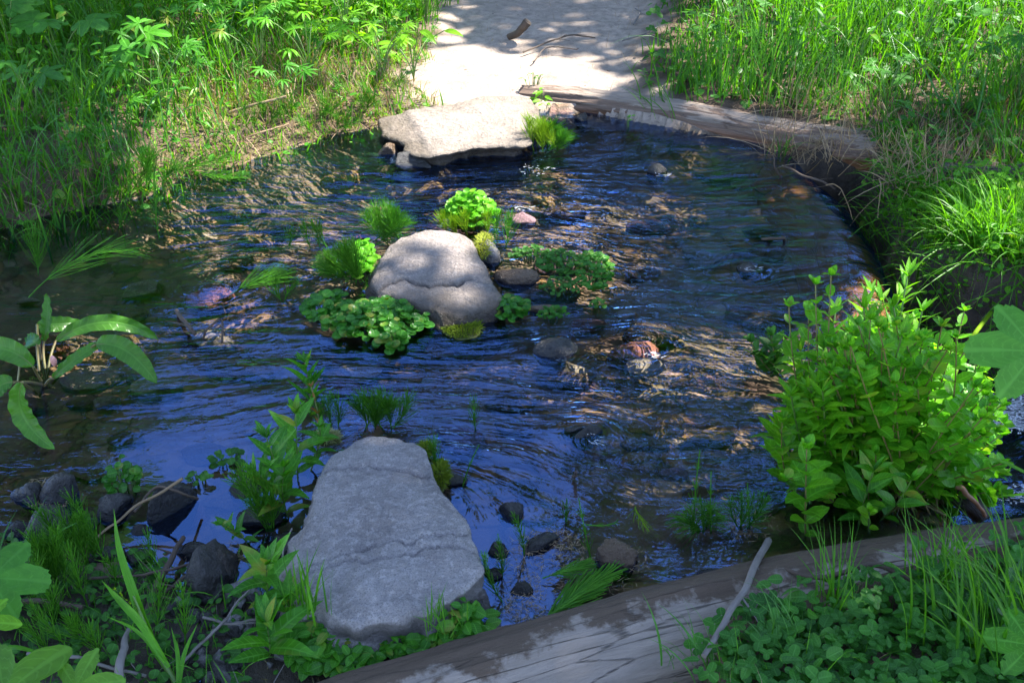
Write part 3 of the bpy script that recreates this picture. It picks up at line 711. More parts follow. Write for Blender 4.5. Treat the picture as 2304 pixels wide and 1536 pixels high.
# ================================================================== logs
def log(name, pts, rad, mat, label, sides=90, n=260, rough=.004, seed=1, knots=()):
    c = spline(pts, n); r = np.interp(np.linspace(0, 1, n), np.linspace(0, 1, len(rad)), rad)
    t = norm(np.gradient(c, axis=0)); a = norm(np.cross(t, [0, 0, 1.])); b = np.cross(a, t)
    th = np.linspace(0, 2 * np.pi, sides, endpoint=False); s = np.concatenate([[0], np.cumsum(np.linalg.norm(np.diff(c, axis=0), axis=1))])
    S, T = np.meshgrid(s, th, indexing='ij')
    d = 1 + .05 * fbm(S * 2.5, np.cos(T) * 1.2, np.sin(T) * 1.2, oct=3, s=seed) + rough / np.mean(rad) * fbm(S * 5, np.cos(T) * 5, np.sin(T) * 5, oct=5, s=seed + 2, gain=.6)
    rr = r[:, None] * d
    v = c[:, None] + rr[..., None] * (np.cos(T)[..., None] * a[:, None] + np.sin(T)[..., None] * b[:, None])
    o_ = c.mean(0)
    mb = MB(); l = np.stack([S, T / 6.2832, 0 * S], -1); mb.add(v.reshape(-1, 3), grid_faces(n, sides, True), l.reshape(-1, 3))
    for e, sgn in ((0, 1), (n - 1, -1)):
        ring = v[e]; q = np.linspace(0, 1, 8)[:, None, None]
        cap = ring[None] * (1 - q) + c[e] * q + t[e] * (-sgn) * .004 * fbm(ring[None][..., 0] * 90 + q[..., 0] * 9, ring[None][..., 2] * 90 + q[..., 0] * 0, oct=2)[..., None]
        f = grid_faces(8, sides, True); mb.add(cap.reshape(-1, 3), f if sgn > 0 else f[:, ::-1], np.tile([.1, .3, 0], (8 * sides, 1)))
    o = mb.build(name, mat, origin=o_); o.location = o_
    return tag(o, label, 'log')
def edge_log(px_edge, z0, rad):           # centreline of a log whose far silhouette runs through these picture points
    out = []
    for (a, b), r in zip(px_edge, rad):
        c = P(a, b, 0); out.append([c[0], c[1] - r * .93, z0])
    return np.array(out)
rn = [.125, .125, .12, .12, .115, .10, .09, .08]
log('fallen_log', edge_log([(560, 1640), (850, 1536), (1150, 1443), (1400, 1372), (1700, 1298), (2000, 1236), (2304, 1188), (2700, 1120)], -.015, rn), rn, WOODN, 'weathered grey log with dark bark remains along the bottom edge of the pool', seed=5)
fl = [P(*p) for p in [(1175, 232), (1240, 240, .0), (1330, 250), (1500, 274), (1700, 315), (1880, 352), (2020, 374), (2150, 398)]]
for p_, r in zip(fl, [.06, .065, .07, .075, .085, .10, .11, .10]): p_[1] += r * .55; p_[2] = .012
log('fallen_log', fl, [.05, .06, .062, .066, .07, .08, .08, .05], WOODF, 'smooth pale driftwood log along the far edge of the pool', seed=8)
log('rotten_log', [P(2010, 425, -.03), P(2080, 440, -.02), P(2200, 460, .0), P(2420, 480, .02)], [.05, .10, .12, .11], WOODR, 'dark rotten log end above the outfall under dry grass', rough=.02, seed=14)
lp = [np.array([lipx(y_) - .15, y_, -.185]) for y_ in (3.85, 3.5, 3.1, 2.7, 2.3, 1.9, 1.62)]
log('sunken_log', lp, [.155] * 7, WOODL, 'brown log under the smooth sheet of water at the outfall', seed=19)
log('driftwood_stub', [P(2130, 1050, .0), P(2160, 1105, -.02), P(2215, 1165, -.06)], [.035, .03, .018], WOODR, 'broken brown wood stub at the right foot of the big bush', sides=30, n=60, seed=21)
def stick(pts, r0, r1, mat, label, name='stick', twigs=0, n=26, wob=.0025, cat='stick', group=None):
    c = spline(pts, n); wv = np.stack([fbm(np.linspace(0, 5, n), np.full(n, c[0, 0] * 9 + k), oct=2, s=k + 3) for k in range(3)], -1) * wob
    c = c + wv; mb = MB(); tube(mb, c, np.linspace(r0, r1, n), 8, rng.random())
    for i in range(twigs):
        k = rng.integers(4, n - 2); d = sph(1)[0]; d[2] = abs(d[2]) * .5; L = rng.uniform(.03, .09)
        tube(mb, curve(c[k], c[k] + d * L * .5, c[k] + d * L + [0, 0, -.01], 6), np.linspace(min(r1 * .5, .0025), .0008, 6), 5)
    o_ = c.mean(0); o = mb.build(name, mat, origin=o_); o.location = o_
    return tag(o, label, cat, group)
stick([P(1582, 1475, .14), P(1640, 1380, .145), P(1685, 1305, .13), P(1728, 1215, .03)],   .005, .0075, GREYTWIG, 'grey stick lying across the near log into the water', twigs=2)
stick([P(1730, 1270, .08), P(1850, 1300, .12), P(1960, 1270, .12), P(2060, 1310, .12)], .004, .006, BROWNTWIG, 'thin dark twig on the log at the clover edge', twigs=3)
stick([P(190, 1235, .02), P(290, 1150, .05), P(412, 1076, .1)], .0022, .0034, DRY, 'straight pale straw coloured stick leaning over the big dark rock')
stick([P(300, 1150, .03), P(350, 1095, .07), P(400, 1105, .08), P(445, 1122, .03)], .003, .003, BROWNTWIG, 'thin bent twig draped on the big dark rock')
stick([P(318, 1420, .02), P(350, 1330, .03), P(385, 1260, .03), P(412, 1208, .02)], .009, .005, BROWNTWIG, 'dark forked branch in the mud at the water edge', twigs=5)
stick([P(200, 1300, .03), P(330, 1290, .04), P(430, 1268, .03)], .003, .003, BROWNTWIG, 'thin dark twig crossing the forked branch', twigs=3)
stick([P(262, 1560, .05), P(275, 1480, .06), P(290, 1415, .05)], .009, .006, GREYTWIG, 'bleached grey stick standing out at the bottom left')
stick([P(-20, 1360, .03), P(80, 1352, .04), P(190, 1365, .03)], .006, .005, BROWNTWIG, 'dark wet branch at the left edge beneath the broad leaf', twigs=2)
stick([P(60, 1470, .04), P(160, 1475, .05), P(330, 1520, .04)], .004, .003, GREYTWIG, 'pale twig lying in the bottom left corner')
stick([P(370, 1330, .02), P(420, 1300, .03), P(455, 1275, .03)], .004, .006, BROWNTWIG, 'short twig with a knobbly end in the blue water')
stick([P(450, 1450, .04), P(500, 1400, .06), P(560, 1320, .07)], .003, .002, GREYTWIG, 'thin pale twig over the tall black rock', twigs=1)
stick([P(455, 1390, .05), P(520, 1402, .05), P(600, 1385, .05)], .003, .002, GREYTWIG, 'curved pale twig below the grey blocky stone', twigs=1)
stick([P(400, 1500, .04), P(460, 1440, .04), P(492, 1405, .04)], .003, .003, GREYTWIG, 'pale twig beside the gravel corner')
stick([P(632, 1330, .05), P(638, 1240, .07), P(655, 1190, .08)], .002, .002, GREYTWIG, 'very thin upright twig along the left flank of the front stone')
stick([P(505, 258, .10), P(560, 240, .13), P(645, 218, .16)], .006, .005, DRY, 'pale straight stick on the sunny far left bank')
stick([P(540, 312, .05), P(590, 298, .07), P(650, 280, .06)], .004, .003, DRY, 'second pale stick nearer the water on the far left bank')
stick([P(1145, 84, .09), P(1168, 72, .12), P(1188, 48, .17)], .014, .02, BROWNTWIG, 'chunky brown bark piece on the far path', 'bark_piece', cat='bark piece')
stick([P(1178, 118, .09), P(1240, 92, .11), P(1290, 80, .10), P(1340, 85, .09)], .004, .003, BROWNTWIG, 'thin forked twig lying across the path', twigs=5)
stick([P(1200, 140, .09), P(1230, 108, .10), P(1300, 112, .10)], .003, .002, BROWNTWIG, 'curved thin twig on the sunlit path', twigs=3)
stick([P(1425, 55, .09), P(1440, 30, .10), P(1430, 20, .1)], .004, .003, GREYTWIG, 'short pale twig at the right side of the path')
stick([P(1400, 92, .09), P(1440, 80, .10), P(1480, 62, .1)], .004, .003, GREYTWIG, 'slim grey twig near the grass at the right side of the path', twigs=2)
stick([P(1760, 372, .02), P(1800, 392, .04), P(1850, 410, .04), P(1880, 425, .02)], .005, .003, BROWNTWIG, 'dark twig caught in the water near the far log', twigs=4)
stick([P(1740, 348, .10), P(1745, 380, .05), P(1758, 400, .0)], .002, .003, BROWNTWIG, 'thin dark twig sticking up from the water near the far log')
stick([P(396, 700, .0), P(420, 728, .03), P(440, 752, .02)], .006, .005, BROWNTWIG, 'dark snagged twig in the left riffle', twigs=4)
stick([P(455, 760, .0), P(470, 735, .03), P(500, 720, .02), P(500, 770, 0)], .003, .003, BROWNTWIG, 'curled dark twig beside the snag in the left riffle', twigs=3)
stick([P(1290, 1060 + 10, .01), P(1300, 1062, .04)], .004, .003, BROWNTWIG, 'tiny dark twig tip in the right riffle')
stick([P(1715, 538, .0), P(1760, 536, .02), P(1765, 532, .0)], .005, .004, BROWNTWIG, 'short dark twig caught near the lip of the fall', twigs=2)
stick([P(2150, 1090, .05), P(2185, 1120, .03), P(2218, 1160, -.02)], .007, .004, mat_stem('red_bark', (.2, .07, .03), (.4, .2, .1)), 'orange brown splinter of wood right of the bush')
# ================================================================== plants
def gz(p): return np.array([p[0], p[1], float(TZ(p[0], p[1])[0])])
LAN = [leaf_lance(.24, c, 7, .22, .38) for c in (.15, .45, .8)]
LANW = [leaf_lance(.34, c, 7, .25, .4) for c in (.1, .4, .7)]
OVA = [leaf_lance(.62, c, 7, .22, .42, .75, wave=w_) for c, w_ in ((.1, .8), (.35, .5), (.6, 1))]
RND = [leaf_round(3, 12, c, .03, .92, .15) for c in (.25, -.15, .5)]
PAL = [leaf_palmate(9, 2.3, .2, c) for c in (.35, .7)]
TRE = leaf_trefoil()
MAPLE = leaf_lobed(5, 2.1, .5, .07, 110, 7, .1, .25)
BROAD = leaf_lobed(5, 1.9, .22, .07, 120, 7, .10, .3)
def leafy_stem(ms, ml, base, tip, tpls, size, nodes=9, per=2, ctrl=None, rstem=.0022, start=.2, up=.45, top=True, rnd=None, jit=.25):
    base, tip = np.asarray(base, float), np.asarray(tip, float)
    mid = (base + tip) / 2 + rng.normal(0, .02, 3) if ctrl is None else ctrl
    c = curve(base, mid, tip, 14)
    if ms is not None: tube(ms, c, np.linspace(rstem, rstem * .6, 14), 6, rng.random(), cap=False)
    t = norm(np.gradient(c, axis=0)); a0 = rng.uniform(0, 6.28)
    for k in range(nodes):
        s = start + (1 - start) * (k / max(nodes - 1, 1)) ** .9
        i = min(int(s * 13), 13); p = c[i] if i == 13 else c[i] + (c[i + 1] - c[i]) * (s * 13 - i)
        sz = size * (.55 + .6 * math.sin(math.pi * min(1, .15 + .75 * (1 - s) + .1))) * (1 - .45 * s ** 4)
        for j in range(per):
            a = a0 + k * 1.571 + j * 6.283 / per + rng.normal(0, jit)
            u = up + .5 * s + rng.normal(0, .15)
            d = np.array([math.cos(a), math.sin(a), u]) ; d = norm(d + t[i] * .2)
            put(ml, tpls[rng.integers(len(tpls))], p, d, t[i] + [0, 0, .3], sz * rng.uniform(.8, 1.15), rnd)
    if top:
        for j in range(5):
            a = rng.uniform(0, 6.28); d = norm(t[-1] * 1.1 + np.array([math.cos(a), math.sin(a), 0]) * .6)
            put(ml, tpls[0], tip, d, np.array([0, 0, 1.]), size * rng.uniform(.35, .6), rnd)
def plant(name, base, label, cat, stems, leafmat, stemmat, tpls, size, group=None, leafname='foliage', **kw):
    r = thing(name, base, label, cat, group); ms, ml = MB(), MB()
    for b, t, n in stems: leafy_stem(ms, ml, np.asarray(b) - base, np.asarray(t) - base, tpls, size, n, **kw)
    if ms.n: ms.build('stem', stemmat, r)
    ml.build(leafname, leafmat, r); return r
def horsetail(base, tip, label, spread=.055, whorls=12, per=9, droop=0.0, mat=HORSE, r=.0018, ctrl=None, group=None, name='horsetail', br=.0009, start=.2, lay=0):
    base, tip = np.asarray(base, float), np.asarray(tip, float)
    root = thing(name, base, label, 'horsetail', group); ms, mw = MB(), MB()
    c = curve(base, ctrl if ctrl is not None else (base + tip) / 2 + rng.normal(0, .012, 3), tip, 24) - base
    tube(ms, c, np.linspace(r, r * .5, 24), 6, .4, cap=False)
    t = norm(np.gradient(c, axis=0))
    for k in range(whorls):
        s = start + (1 - start) * k / whorls; i = int(s * 23); L = spread * (1.15 - .75 * s) * rng.uniform(.8, 1.2)
        a = norm(np.cross(t[i], [.3, .2, .93])); b = np.cross(a, t[i])
        for j in range(per):
            q = j / per * 6.283 + rng.uniform(-.3, .3); d = norm(math.cos(q) * a + math.sin(q) * b + t[i] * (1.7 + rng.uniform(-.4, .5)))
            if lay: d = norm(d * [1, 1, 1 - lay])
            e = c[i] + d * L + [0, 0, -droop * L] + t[i] * L * .35
            tube(mw, curve(c[i], c[i] + d * L * .55, e, 5), np.linspace(br, br * .5, 5), 3, rng.random(), cap=False)
    ms.build('stem', mat, root); mw.build('branches', mat, root); return root
def tuft(name, base, n, L, label, cat='grass tuft', mat=GREEN_GRASS, spread=.05, w=.006, lean=.35, bend=1.2, az=None, group=None, nseg=7):
    root = thing(name, base, label, cat, group); mb = MB()
    rt = np.c_[rng.normal(0, spread / 2, n), rng.normal(0, spread / 2, n), np.full(n, -.01)]
    a = rng.uniform(0, 6.28, n) if az is None else rng.normal(az, .7, n)
    strips(mb, rt, a, np.abs(rng.normal(0, lean, n)), rng.uniform(.3, 1, n) * bend, L * rng.uniform(.55, 1.1, n), w * rng.uniform(.5, 1.2, n), nseg)
    mb.build('blades', mat, root); return root
# ---- the big bush in the outfall: narrow leaved half and round leaved half
bc = P(1965, 1150)
def dome(px, py, y): return PV(px, py, y)
NARROW, ROUND_ = [], []
bx = P(1880, 1140)
for i in range(26):
    tx, ty = rng.uniform(1750, 2090), 0
    ty = 640 + abs(tx - 1980) / 230 * 150 + rng.uniform(0, 210)
    y = rng.uniform(1.80, 2.12) if i % 3 else rng.uniform(2.1, 2.25); tip = PV(tx, ty, y)
    b = P(rng.uniform(1820, 2010), rng.uniform(1060, 1170), -.02); NARROW.append((b, tip, 11))
for tx, ty, y in ((2042, 622, 2.1), (1960, 655, 2.1), (1880, 700, 2.05), (1800, 790, 2.0), (2010, 690, 1.95), (1900, 790, 1.85), (1780, 890, 1.85), (2075, 700, 2.0), (1850, 880, 1.8)):
    NARROW.append((P(min(max(tx, 1830), 2000), 1120, -.02), PV(tx, ty, y), 12))
bush = plant('streamside_bush', bx, 'dark green narrow leaved half of the big bush standing at the outfall', 'bush', NARROW, BUSHLEAF, STEM, LAN, .085, rstem=.0028, start=.28, up=.3)
for i in range(165):
    tx = rng.uniform(1770, 2265); cxx = (tx - 2040) / 225
    ty = 690 + 230 * cxx * cxx * (1 if cxx > 0 else .6) + abs(rng.normal(0, 150)); ty = min(ty, 1110)
    y = rng.uniform(1.78, 2.2) - .1 * (ty - 700) / 400
    ROUND_.append((P(rng.uniform(1900, 2130), rng.uniform(1060, 1165), -.02), PV(tx, ty, y), 9))
for tx, ty in ((1835, 640), (1870, 620), (1775, 690), (1820, 700), (2170, 700), (2240, 860), (2262, 960), (2230, 1050), (2090, 1120), (1990, 1130)):
    ROUND_.append((P(min(max(tx, 1860), 2080), 1110, -.02), PV(tx, ty, 2.0), 9))
plant('streamside_bush', P(2060, 1130), 'yellow green round leaved half of the big bush, on its right side', 'bush', ROUND_, ROUNDL, REDSTEM, OVA + RND[:1], .043, rstem=.0022, start=.25, up=.15)
def sprig(base, tip, label, mat=HERB, tp=LAN, size=.07, n=7, st=STEM, name='leafy_sprig', **kw):
    return plant(name, base, label, 'sprig', [(base, tip, n)], mat, st, tp, size, **kw)
sprig(P(1812, 1215, -.02), PV(1815, 1010, 1.72), 'single leafy sprig with a reddish stem standing in the water before the bush', ROUNDL, OVA, .06, 8, REDSTEM, start=.1)
sprig(P(1800, 1130, -.02), PV(1760, 950, 1.85), 'curly leaved reddish sprig at the left foot of the bush', ROUNDL, OVA, .05, 7, REDSTEM)
sprig(P(1930, 1190, -.02), PV(1965, 1060, 1.68), 'pointed leaved sprig arching out low at the front of the bush', HERB, LANW, .085, 5)
sprig(P(1975, 1175, -.02), PV(2050, 1080, 1.66), 'small pointed sprig leaning right at the front foot of the bush', HERB, LANW, .075, 4)
sprig(P(1956, 1200, -.01), PV(1958, 1150, 1.68), 'tiny bright sprout under the front of the bush', BRIGHT, OVA, .035, 3)
plant('leafy_sprig', P(1730, 830), 'ragged small sprig on the left side of the bush, over the water', 'sprig', [(P(1760, 850, -.02), PV(1690, 770, 2.35), 6), (P(1760, 850, -.02), PV(1735, 755, 2.35), 7), (P(1765, 850), PV(1715, 800, 2.32), 6)], HERB_DK, REDSTEM, OVA, .05)
# ---- willowherb stems beside the front stone
sprig(P(695, 975, -.02), PV(685, 815, 2.28), 'tall slender willowherb with a browned lower stem behind the front stone', HERB, LAN, .075, 9, REDSTEM, start=.25, up=.9)
for b, t, s, lab in (((668, 1080), (665, 930), .085, 'willowherb with wide pointed leaves just left of the front stone top'), ((640, 1130), (600, 985), .08, 'willowherb leaning left over the blue water, upper one'),
    ((655, 1160), (640, 1050), .085, 'willowherb at the left shoulder of the front stone'), ((620, 1160), (575, 1060), .07, 'small willowherb left of the shoulder one'), ((690, 1060), (720, 960), .05, 'short bushy sprig behind the left shoulder of the front stone'),
    ((618, 1400), (600, 1270), .095, 'bright willowherb in front of the left flank of the front stone'), ((610, 1500), (600, 1400), .095, 'low broad willowherb above the gravel corner'), ((655, 1440), (640, 1345), .07, 'willowherb leaning on the lower left flank of the front stone'),
    ((565, 1225), (500, 1180), .045, 'tiny sprig at the mossy dark rock')):
    b0 = gz(P(*b)); b0[2] = max(b0[2], -.02); sprig(b0, PV(t[0], t[1], b0[1] + .0), lab, HERB, LANW, s, 6, name='willowherb', start=.25)
sprig(P(712, 1040, -.02), PV(700, 870, 2.15), 'brown spotted seed stem behind the front stone', mat_leaf('brown_leaf', (.2, .08, .02), (.3, .16, .04), .2, .6, 0), LAN, .03, 6, REDSTEM, up=1.2)
# ---- cress and low leafy clumps
def clump(px, py, rx, ry, h, n, size, label, mat=CRESS, tp=None, cat='cress clump', name='watercress_clump', z=0.0, edge=.0):
    tp = tp or RND
    c = P(px, py, z); dep = c[1] * CP - (z - CAM_H) * SP; RX = rx / F * dep; RY = ry / F * dep / .6
    root = thing(name, c, label, cat); ms, ml = MB(), MB()
    for i in range(n):
        a = rng.uniform(0, 6.28); r = math.sqrt(rng.random()); x, y = RX * r * math.cos(a), RY * r * math.sin(a)
        top = np.array([x, y, h * (1 - .75 * r * r) * rng.uniform(.45, 1.05) + .006])
        b = np.array([x * .6, y * .6, -.02])
        if i % 2 == 0: tube(ms, curve(b, (b + top) / 2 + [0, 0, .01], top, 5), .0012, 5, cap=False)
        az = rng.uniform(0, 6.28); d = norm(np.array([math.cos(az) + x / RX * .7, math.sin(az) + y / RY * .7 - .3, rng.uniform(-.15, .35)]))
        put(ml, tp[rng.integers(len(tp))], top, d, np.array([0, -.25, 1.]) + rng.normal(0, .25, 3), size * rng.uniform(.5, 1.2))
    ms.build('stalks', STEM, root); ml.build('foliage', mat, root); return root
clump(845, 728, 120, 42, .05, 520, .027, 'large clump of round glossy cress at the front left of the middle stone')
clump(735, 705, 45, 30, .05, 90, .028, 'left tail of the cress growing in front of the middle stone')
clump(885, 770, 40, 22, .03, 60, .028, 'small cress rosette floating in front of the large cress clump')
clump(1062, 502, 56, 26, .10, 330, .025, 'bright sunlit cress mound behind the middle stone', ROUNDL)
clump(815, 600, 28, 36, .07, 170, .023, 'upright sunny cress at the left shoulder of the middle stone', ROUNDL)
clump(1145, 702, 46, 20, .04, 110, .022, 'small cress clump at the right foot of the middle stone')
clump(1335, 620, 38, 50, .05, 200, .018, 'tangled dark cress at the right end of the weedy bar')
clump(1262, 600, 50, 28, .04, 140, .018, 'dark fine leaved cress in the middle of the weedy bar', HERB_DK)
clump(1195, 580, 46, 18, .03, 90, .016, 'sparse dark weeds at the left start of the weedy bar', HERB_DK)
clump(1265, 650, 50, 22, .02, 80, .014, 'drowned dark weeds in the lower weedy bar', HERB_DK)
clump(1245, 712, 32, 10, .02, 50, .016, 'thin line of weed leaves below the weedy bar')
clump(1345, 690, 16, 8, .02, 26, .014, 'tiny dark weed tuft right of the weedy bar', HERB_DK)
clump(515, 1040, 34, 12, .03, 26, .02, 'dark drifting leaves in the calm blue water', HERB_DK)
clump(450, 1085, 22, 8, .03, 18, .016, 'little grey green sprout by the big dark rock', HERB_DK)
clump(290, 1105, 34, 16, .09, 46, .024, 'reddish stemmed seedling between the two dark rocks')
clump(720, 1455, 70, 46, .05, 190, .034, 'broad leaved green clump at the lower left foot of the front stone', HERB, OVA, 'leafy clump', 'leafy_clump', .03)
clump(800, 1495, 60, 24, .03, 110, .028, 'low leafy rosettes at the bottom edge below the front stone', HERB, OVA, 'leafy clump', 'leafy_clump', .03)
clump(900, 1450, 70, 26, .04, 220, .018, 'small leaved green mat right in front of the front stone', HERB, OVA, 'leafy clump', 'leafy_clump', .03)
clump(1040, 1425, 52, 40, .07, 130, .032, 'fresh green clump between the front stone and the grey flat stone', HERB, OVA, 'leafy clump', 'leafy_clump', .03)
clump(965, 1470, 36, 22, .03, 60, .026, 'rosette of round leaves by the near log', HERB, RND, 'leafy clump', 'leafy_clump', .03)
clump(2030, 440, 40, 50, .04, 150, .022, 'bright cress hanging on the rotten log above the fall', ROUNDL, OVA, z=-.02)
clump(1217, 245, 14, 8, .10, 20, .04, 'small bright sprout growing between far stone and far log', BRIGHT, LANW, 'sprout', 'sprout')
clump(1415, 285, 8, 5, .05, 8, .02, 'tiny sprout standing in the water by the far log', HERB, LANW, 'sprout', 'sprout')
clump(1200, 182, 24, 6, .03, 24, .02, 'tiny green tuft on the path above the far log', GREEN_GRASS, LAN, 'sprout', 'sprout', .08)
# moss cushions
def moss(px, py, rx, ry, h, n, label, z=0.0, mat=MOSS):
    c = P(px, py, z); dep = c[1] * CP - (z - CAM_H) * SP; RX = rx / F * dep; RY = ry / F * dep / .6
    root = thing('moss_cushion', c, label, 'moss'); mb = MB()
    h = h * .5
    v, f = rockmesh((RX * 1.9, RY * 1.9, h * .7), int(px), 12, .5, .06); m2 = MB(); m2.add(v, f); m2.build('mat', MOSSBASE, root)
    a = rng.uniform(0, 6.28, n); r = np.sqrt(rng.random(n))
    rt = np.c_[RX * r * np.cos(a) * .95, RY * r * np.sin(a) * .95, h * .7 * np.sqrt(1 - r * r * .9) - .004]
    strips(mb, rt, a + rng.normal(0, .6, n), rng.uniform(0, 1.2, n), rng.uniform(.3, 1.4, n), rng.uniform(.010, .020, n), np.full(n, .003), 3)
    mb.build('shoots', mat, root)
MOSSBASE = mat_stem('moss_base', (.03, .035, .008), (.08, .09, .015), .9)
moss(1040, 738, 44, 28, .05, 900, 'yellow green moss cushion under the front tip of the middle stone')
moss(1088, 560, 18, 34, .09, 500, 'sunlit moss on the right shoulder of the middle stone', .02, mat_leaf('bright_moss', (.22, .27, .02), (.32, .36, .05), .3, .8, 0))
moss(990, 1075, 20, 30, .06, 700, 'moss patch on the right shoulder of the front stone', .01)
moss(735, 990, 30, 10, .06, 500, 'pale moss behind the upper left edge of the front stone', .06, mat_leaf('pale_moss', (.25, .27, .12), (.36, .38, .2), .3, .8, 0))
moss(958, 1015, 16, 14, .04, 300, 'thin moss on the upper right edge of the front stone', .02)
moss(1100, 315, 16, 12, .06, 260, 'small moss tuft on the front face of the far stone', .03)
moss(2080, 520, 60, 34, .06, 700, 'dark moss on the bank of the outfall pit', -.15)
# ---- horsetails
H = lambda a, b, dy=0.0: (P(a[0], a[1], -.01), PV(b[0], b[1], P(a[0], a[1])[1] + dy))
b, t = H((86, 620), (72, 520)); horsetail(b, t, 'upright horsetail in the dark water at the left', .10, 9, 7)
b, t = H((70, 690), (330, 636), .1); t[2] = .12; b[2] = .02; horsetail(b, t, 'long horsetail lying to the right over the dark water at the left', .12, 13, 5, lay=.35, ctrl=(b + t) / 2 + [0, .02, .10])
b, t = H((518, 662), (650, 618), .1); horsetail(b, t, 'bright horsetail bent over the red submerged rock', .09, 14, 8)
for k, (a, c_) in enumerate([((636, 680), (620, 620)), ((640, 680), (672, 636)), ((265, 520), (262, 480)), ((360, 540), (352, 400)), ((100, 200), (60, 60)), ((650, 560), (655, 520))]):
    b, t = H(a, c_); horsetail(b, t, ['thin horsetail sprout left of the middle ripples', 'thin leaning horsetail shoot below the bright horsetail', 'tiny horsetail in the dark water near the left bank', 'horsetail at the corner of the left bank', 'horsetail among the grass high on the left bank', 'single green thread of horsetail in the ripples'][k], .05, 6, 5)
for k in range(9):
    b, t = H((850 + rng.uniform(-25, 60), 545 + rng.uniform(-18, 12)), (820 + k * 13, 450 + abs(k - 3) * 9 + rng.uniform(-8, 8))); horsetail(b, t, 'sunlit horsetail shoot in the tuft behind the middle stone', .06, 9, 8, group='horsetail shoots behind the middle stone')
for k in range(9):
    b, t = H((800 + rng.uniform(-25, 22), 640 + rng.uniform(-25, 12)), (712 + k * 10, 540 + (8 - k) * 8 + rng.uniform(-10, 10))); horsetail(b, t, 'horsetail shoot fanning left from the middle stone', .065, 9, 8, group='horsetail shoots left of the middle stone')
for k in range(3):
    b, t = H((700 + k * 20, 560), (682 + k * 18, 490 + k * 4)); horsetail(b, t, 'faint horsetail shoot in the ripples left of the tuft', .045, 6, 6, group='faint horsetail shoots in the ripples')
for k in range(7):
    b, t = H((1010 + k * 22, 530 + rng.uniform(-10, 5)), (992 + k * 26, 478 + rng.uniform(-12, 16))); horsetail(b, t, 'sunny horsetail shoot around the cress mound', .05, 7, 7, mat=HORSE if k > 4 else YELLOWG, group='horsetail shoots around the cress mound')
b, t = H((1138, 560), (1150, 482)); horsetail(b, t, 'tall horsetail at the right of the cress mound', .07, 8, 5)
for k in range(13):
    b, t = H((1235 + rng.uniform(-35, 35), 335 + rng.uniform(-30, 12)), (1185 + k * 8.5, 262 + k * 4.2 + rng.uniform(-6, 6))); horsetail(b, t, 'golden green horsetail shoot at the right end of the far stone', .06, 8, 9, mat=YELLOWG if k < 6 else HORSE, group='horsetail shoots beside the far stone')
for k in range(8):
    b, t = H((858 + rng.uniform(-40, 40), 965 + rng.uniform(-8, 8)), (795 + k * 18, 872 + rng.uniform(0, 34))); horsetail(b, t, 'drooping horsetail behind the front stone', .055, 9, 7, group='horsetails behind the front stone')
for k in range(3):
    b, t = H((735 + k * 12, 965), (730 + k * 8, 895 - k * 6)); horsetail(b, t, 'faint horsetail between the willowherb and the front stone', .045, 7, 5, group='faint horsetails by the front stone')
for k in range(8):
    b, t = H((612 + rng.uniform(-15, 15), 1195), (505 + k * 14, 1040 + abs(k - 3) * 12 + rng.uniform(-8, 8))); horsetail(b, t, 'slim horsetail curving out beside the willowherbs', .05, 7, 5, group='horsetails beside the willowherbs')
b, t = H((985, 1070), (975, 985)); horsetail(b, t, 'horsetail on the right shoulder of the front stone', .045, 7, 6)
b, t = H((1040, 1100), (1078, 1000)); horsetail(b, t, 'bare curved shoot right of the front stone', .02, 2, 3)
b, t = H((1070, 970), (1065, 890)); horsetail(b, t, 'small horsetail alone in the dark ripples', .04, 5, 5)
for k, (a, c_, w_) in enumerate([((1180, 1255), (1150, 1150), 7), ((1330, 1260), (1302, 1120), 3), ((1275, 1180), (1275, 1120), 3), ((1135, 1360), (1090, 1240), 9), ((1130, 1300), (1120, 1200), 6), ((1560, 1200), (1575, 1010), 4), ((1600, 1200), (1600, 1060), 3)]):
    b, t = H(a, c_); horsetail(b, t, ['segmented horsetail by the pointed dark stone', 'tall thin horsetail in the pale calm water', 'short thin shoot in the pale calm water', 'horsetail leaning on the grey flat stone', 'horsetail by the right side of the front stone', 'tall thin double shoot in the calm right water', 'faint tall shoot in the calm right water'][k], .03, w_, 5, r=.0018)
b, t = P(1200, 1415, .01), P(1370, 1290, .03); horsetail(b, t, 'flattened green horsetail floating beside the near log', .075, 20, 8, lay=.8, r=.0018, br=.0018, ctrl=(b + t) / 2 + [0, 0, .02])
b, t = P(1220, 1300, .01), P(1320, 1270, .02); horsetail(b, t, 'pale green floating horsetail in the needle raft', .05, 12, 7, lay=.8, r=.0014, br=.001)
b, t = P(1320, 980 + 200, .01), P(1390, 1168, .02); horsetail(b, t, 'thin yellow green blade floating in the calm water', .015, 3, 3, lay=.9)
b, t = P(1430, 1140, .01), P(1460, 1195, .02); horsetail(b, t, 'small forked yellow shoot floating in the calm water', .04, 4, 4, lay=.8, mat=YELLOWG)
for k in range(7):
    b, t = H((1570 + rng.uniform(-20, 20), 1200 + rng.uniform(-15, 5)), (1520 + k * 18, 1120 + abs(k - 3) * 14)); horsetail(b, t, 'limp horsetail of the dark tuft in the calm right water', .05, 7, 6, droop=.6, group='limp horsetails in the calm right water')
for k in range(6):
    b, t = H((1675 + rng.uniform(-15, 15), 1190), (1650 + k * 16, 1085 + rng.uniform(0, 30))); horsetail(b, t, 'curly horsetail shoot left of the bush', .04, 6, 6, droop=.5, group='curly horsetails left of the bush')
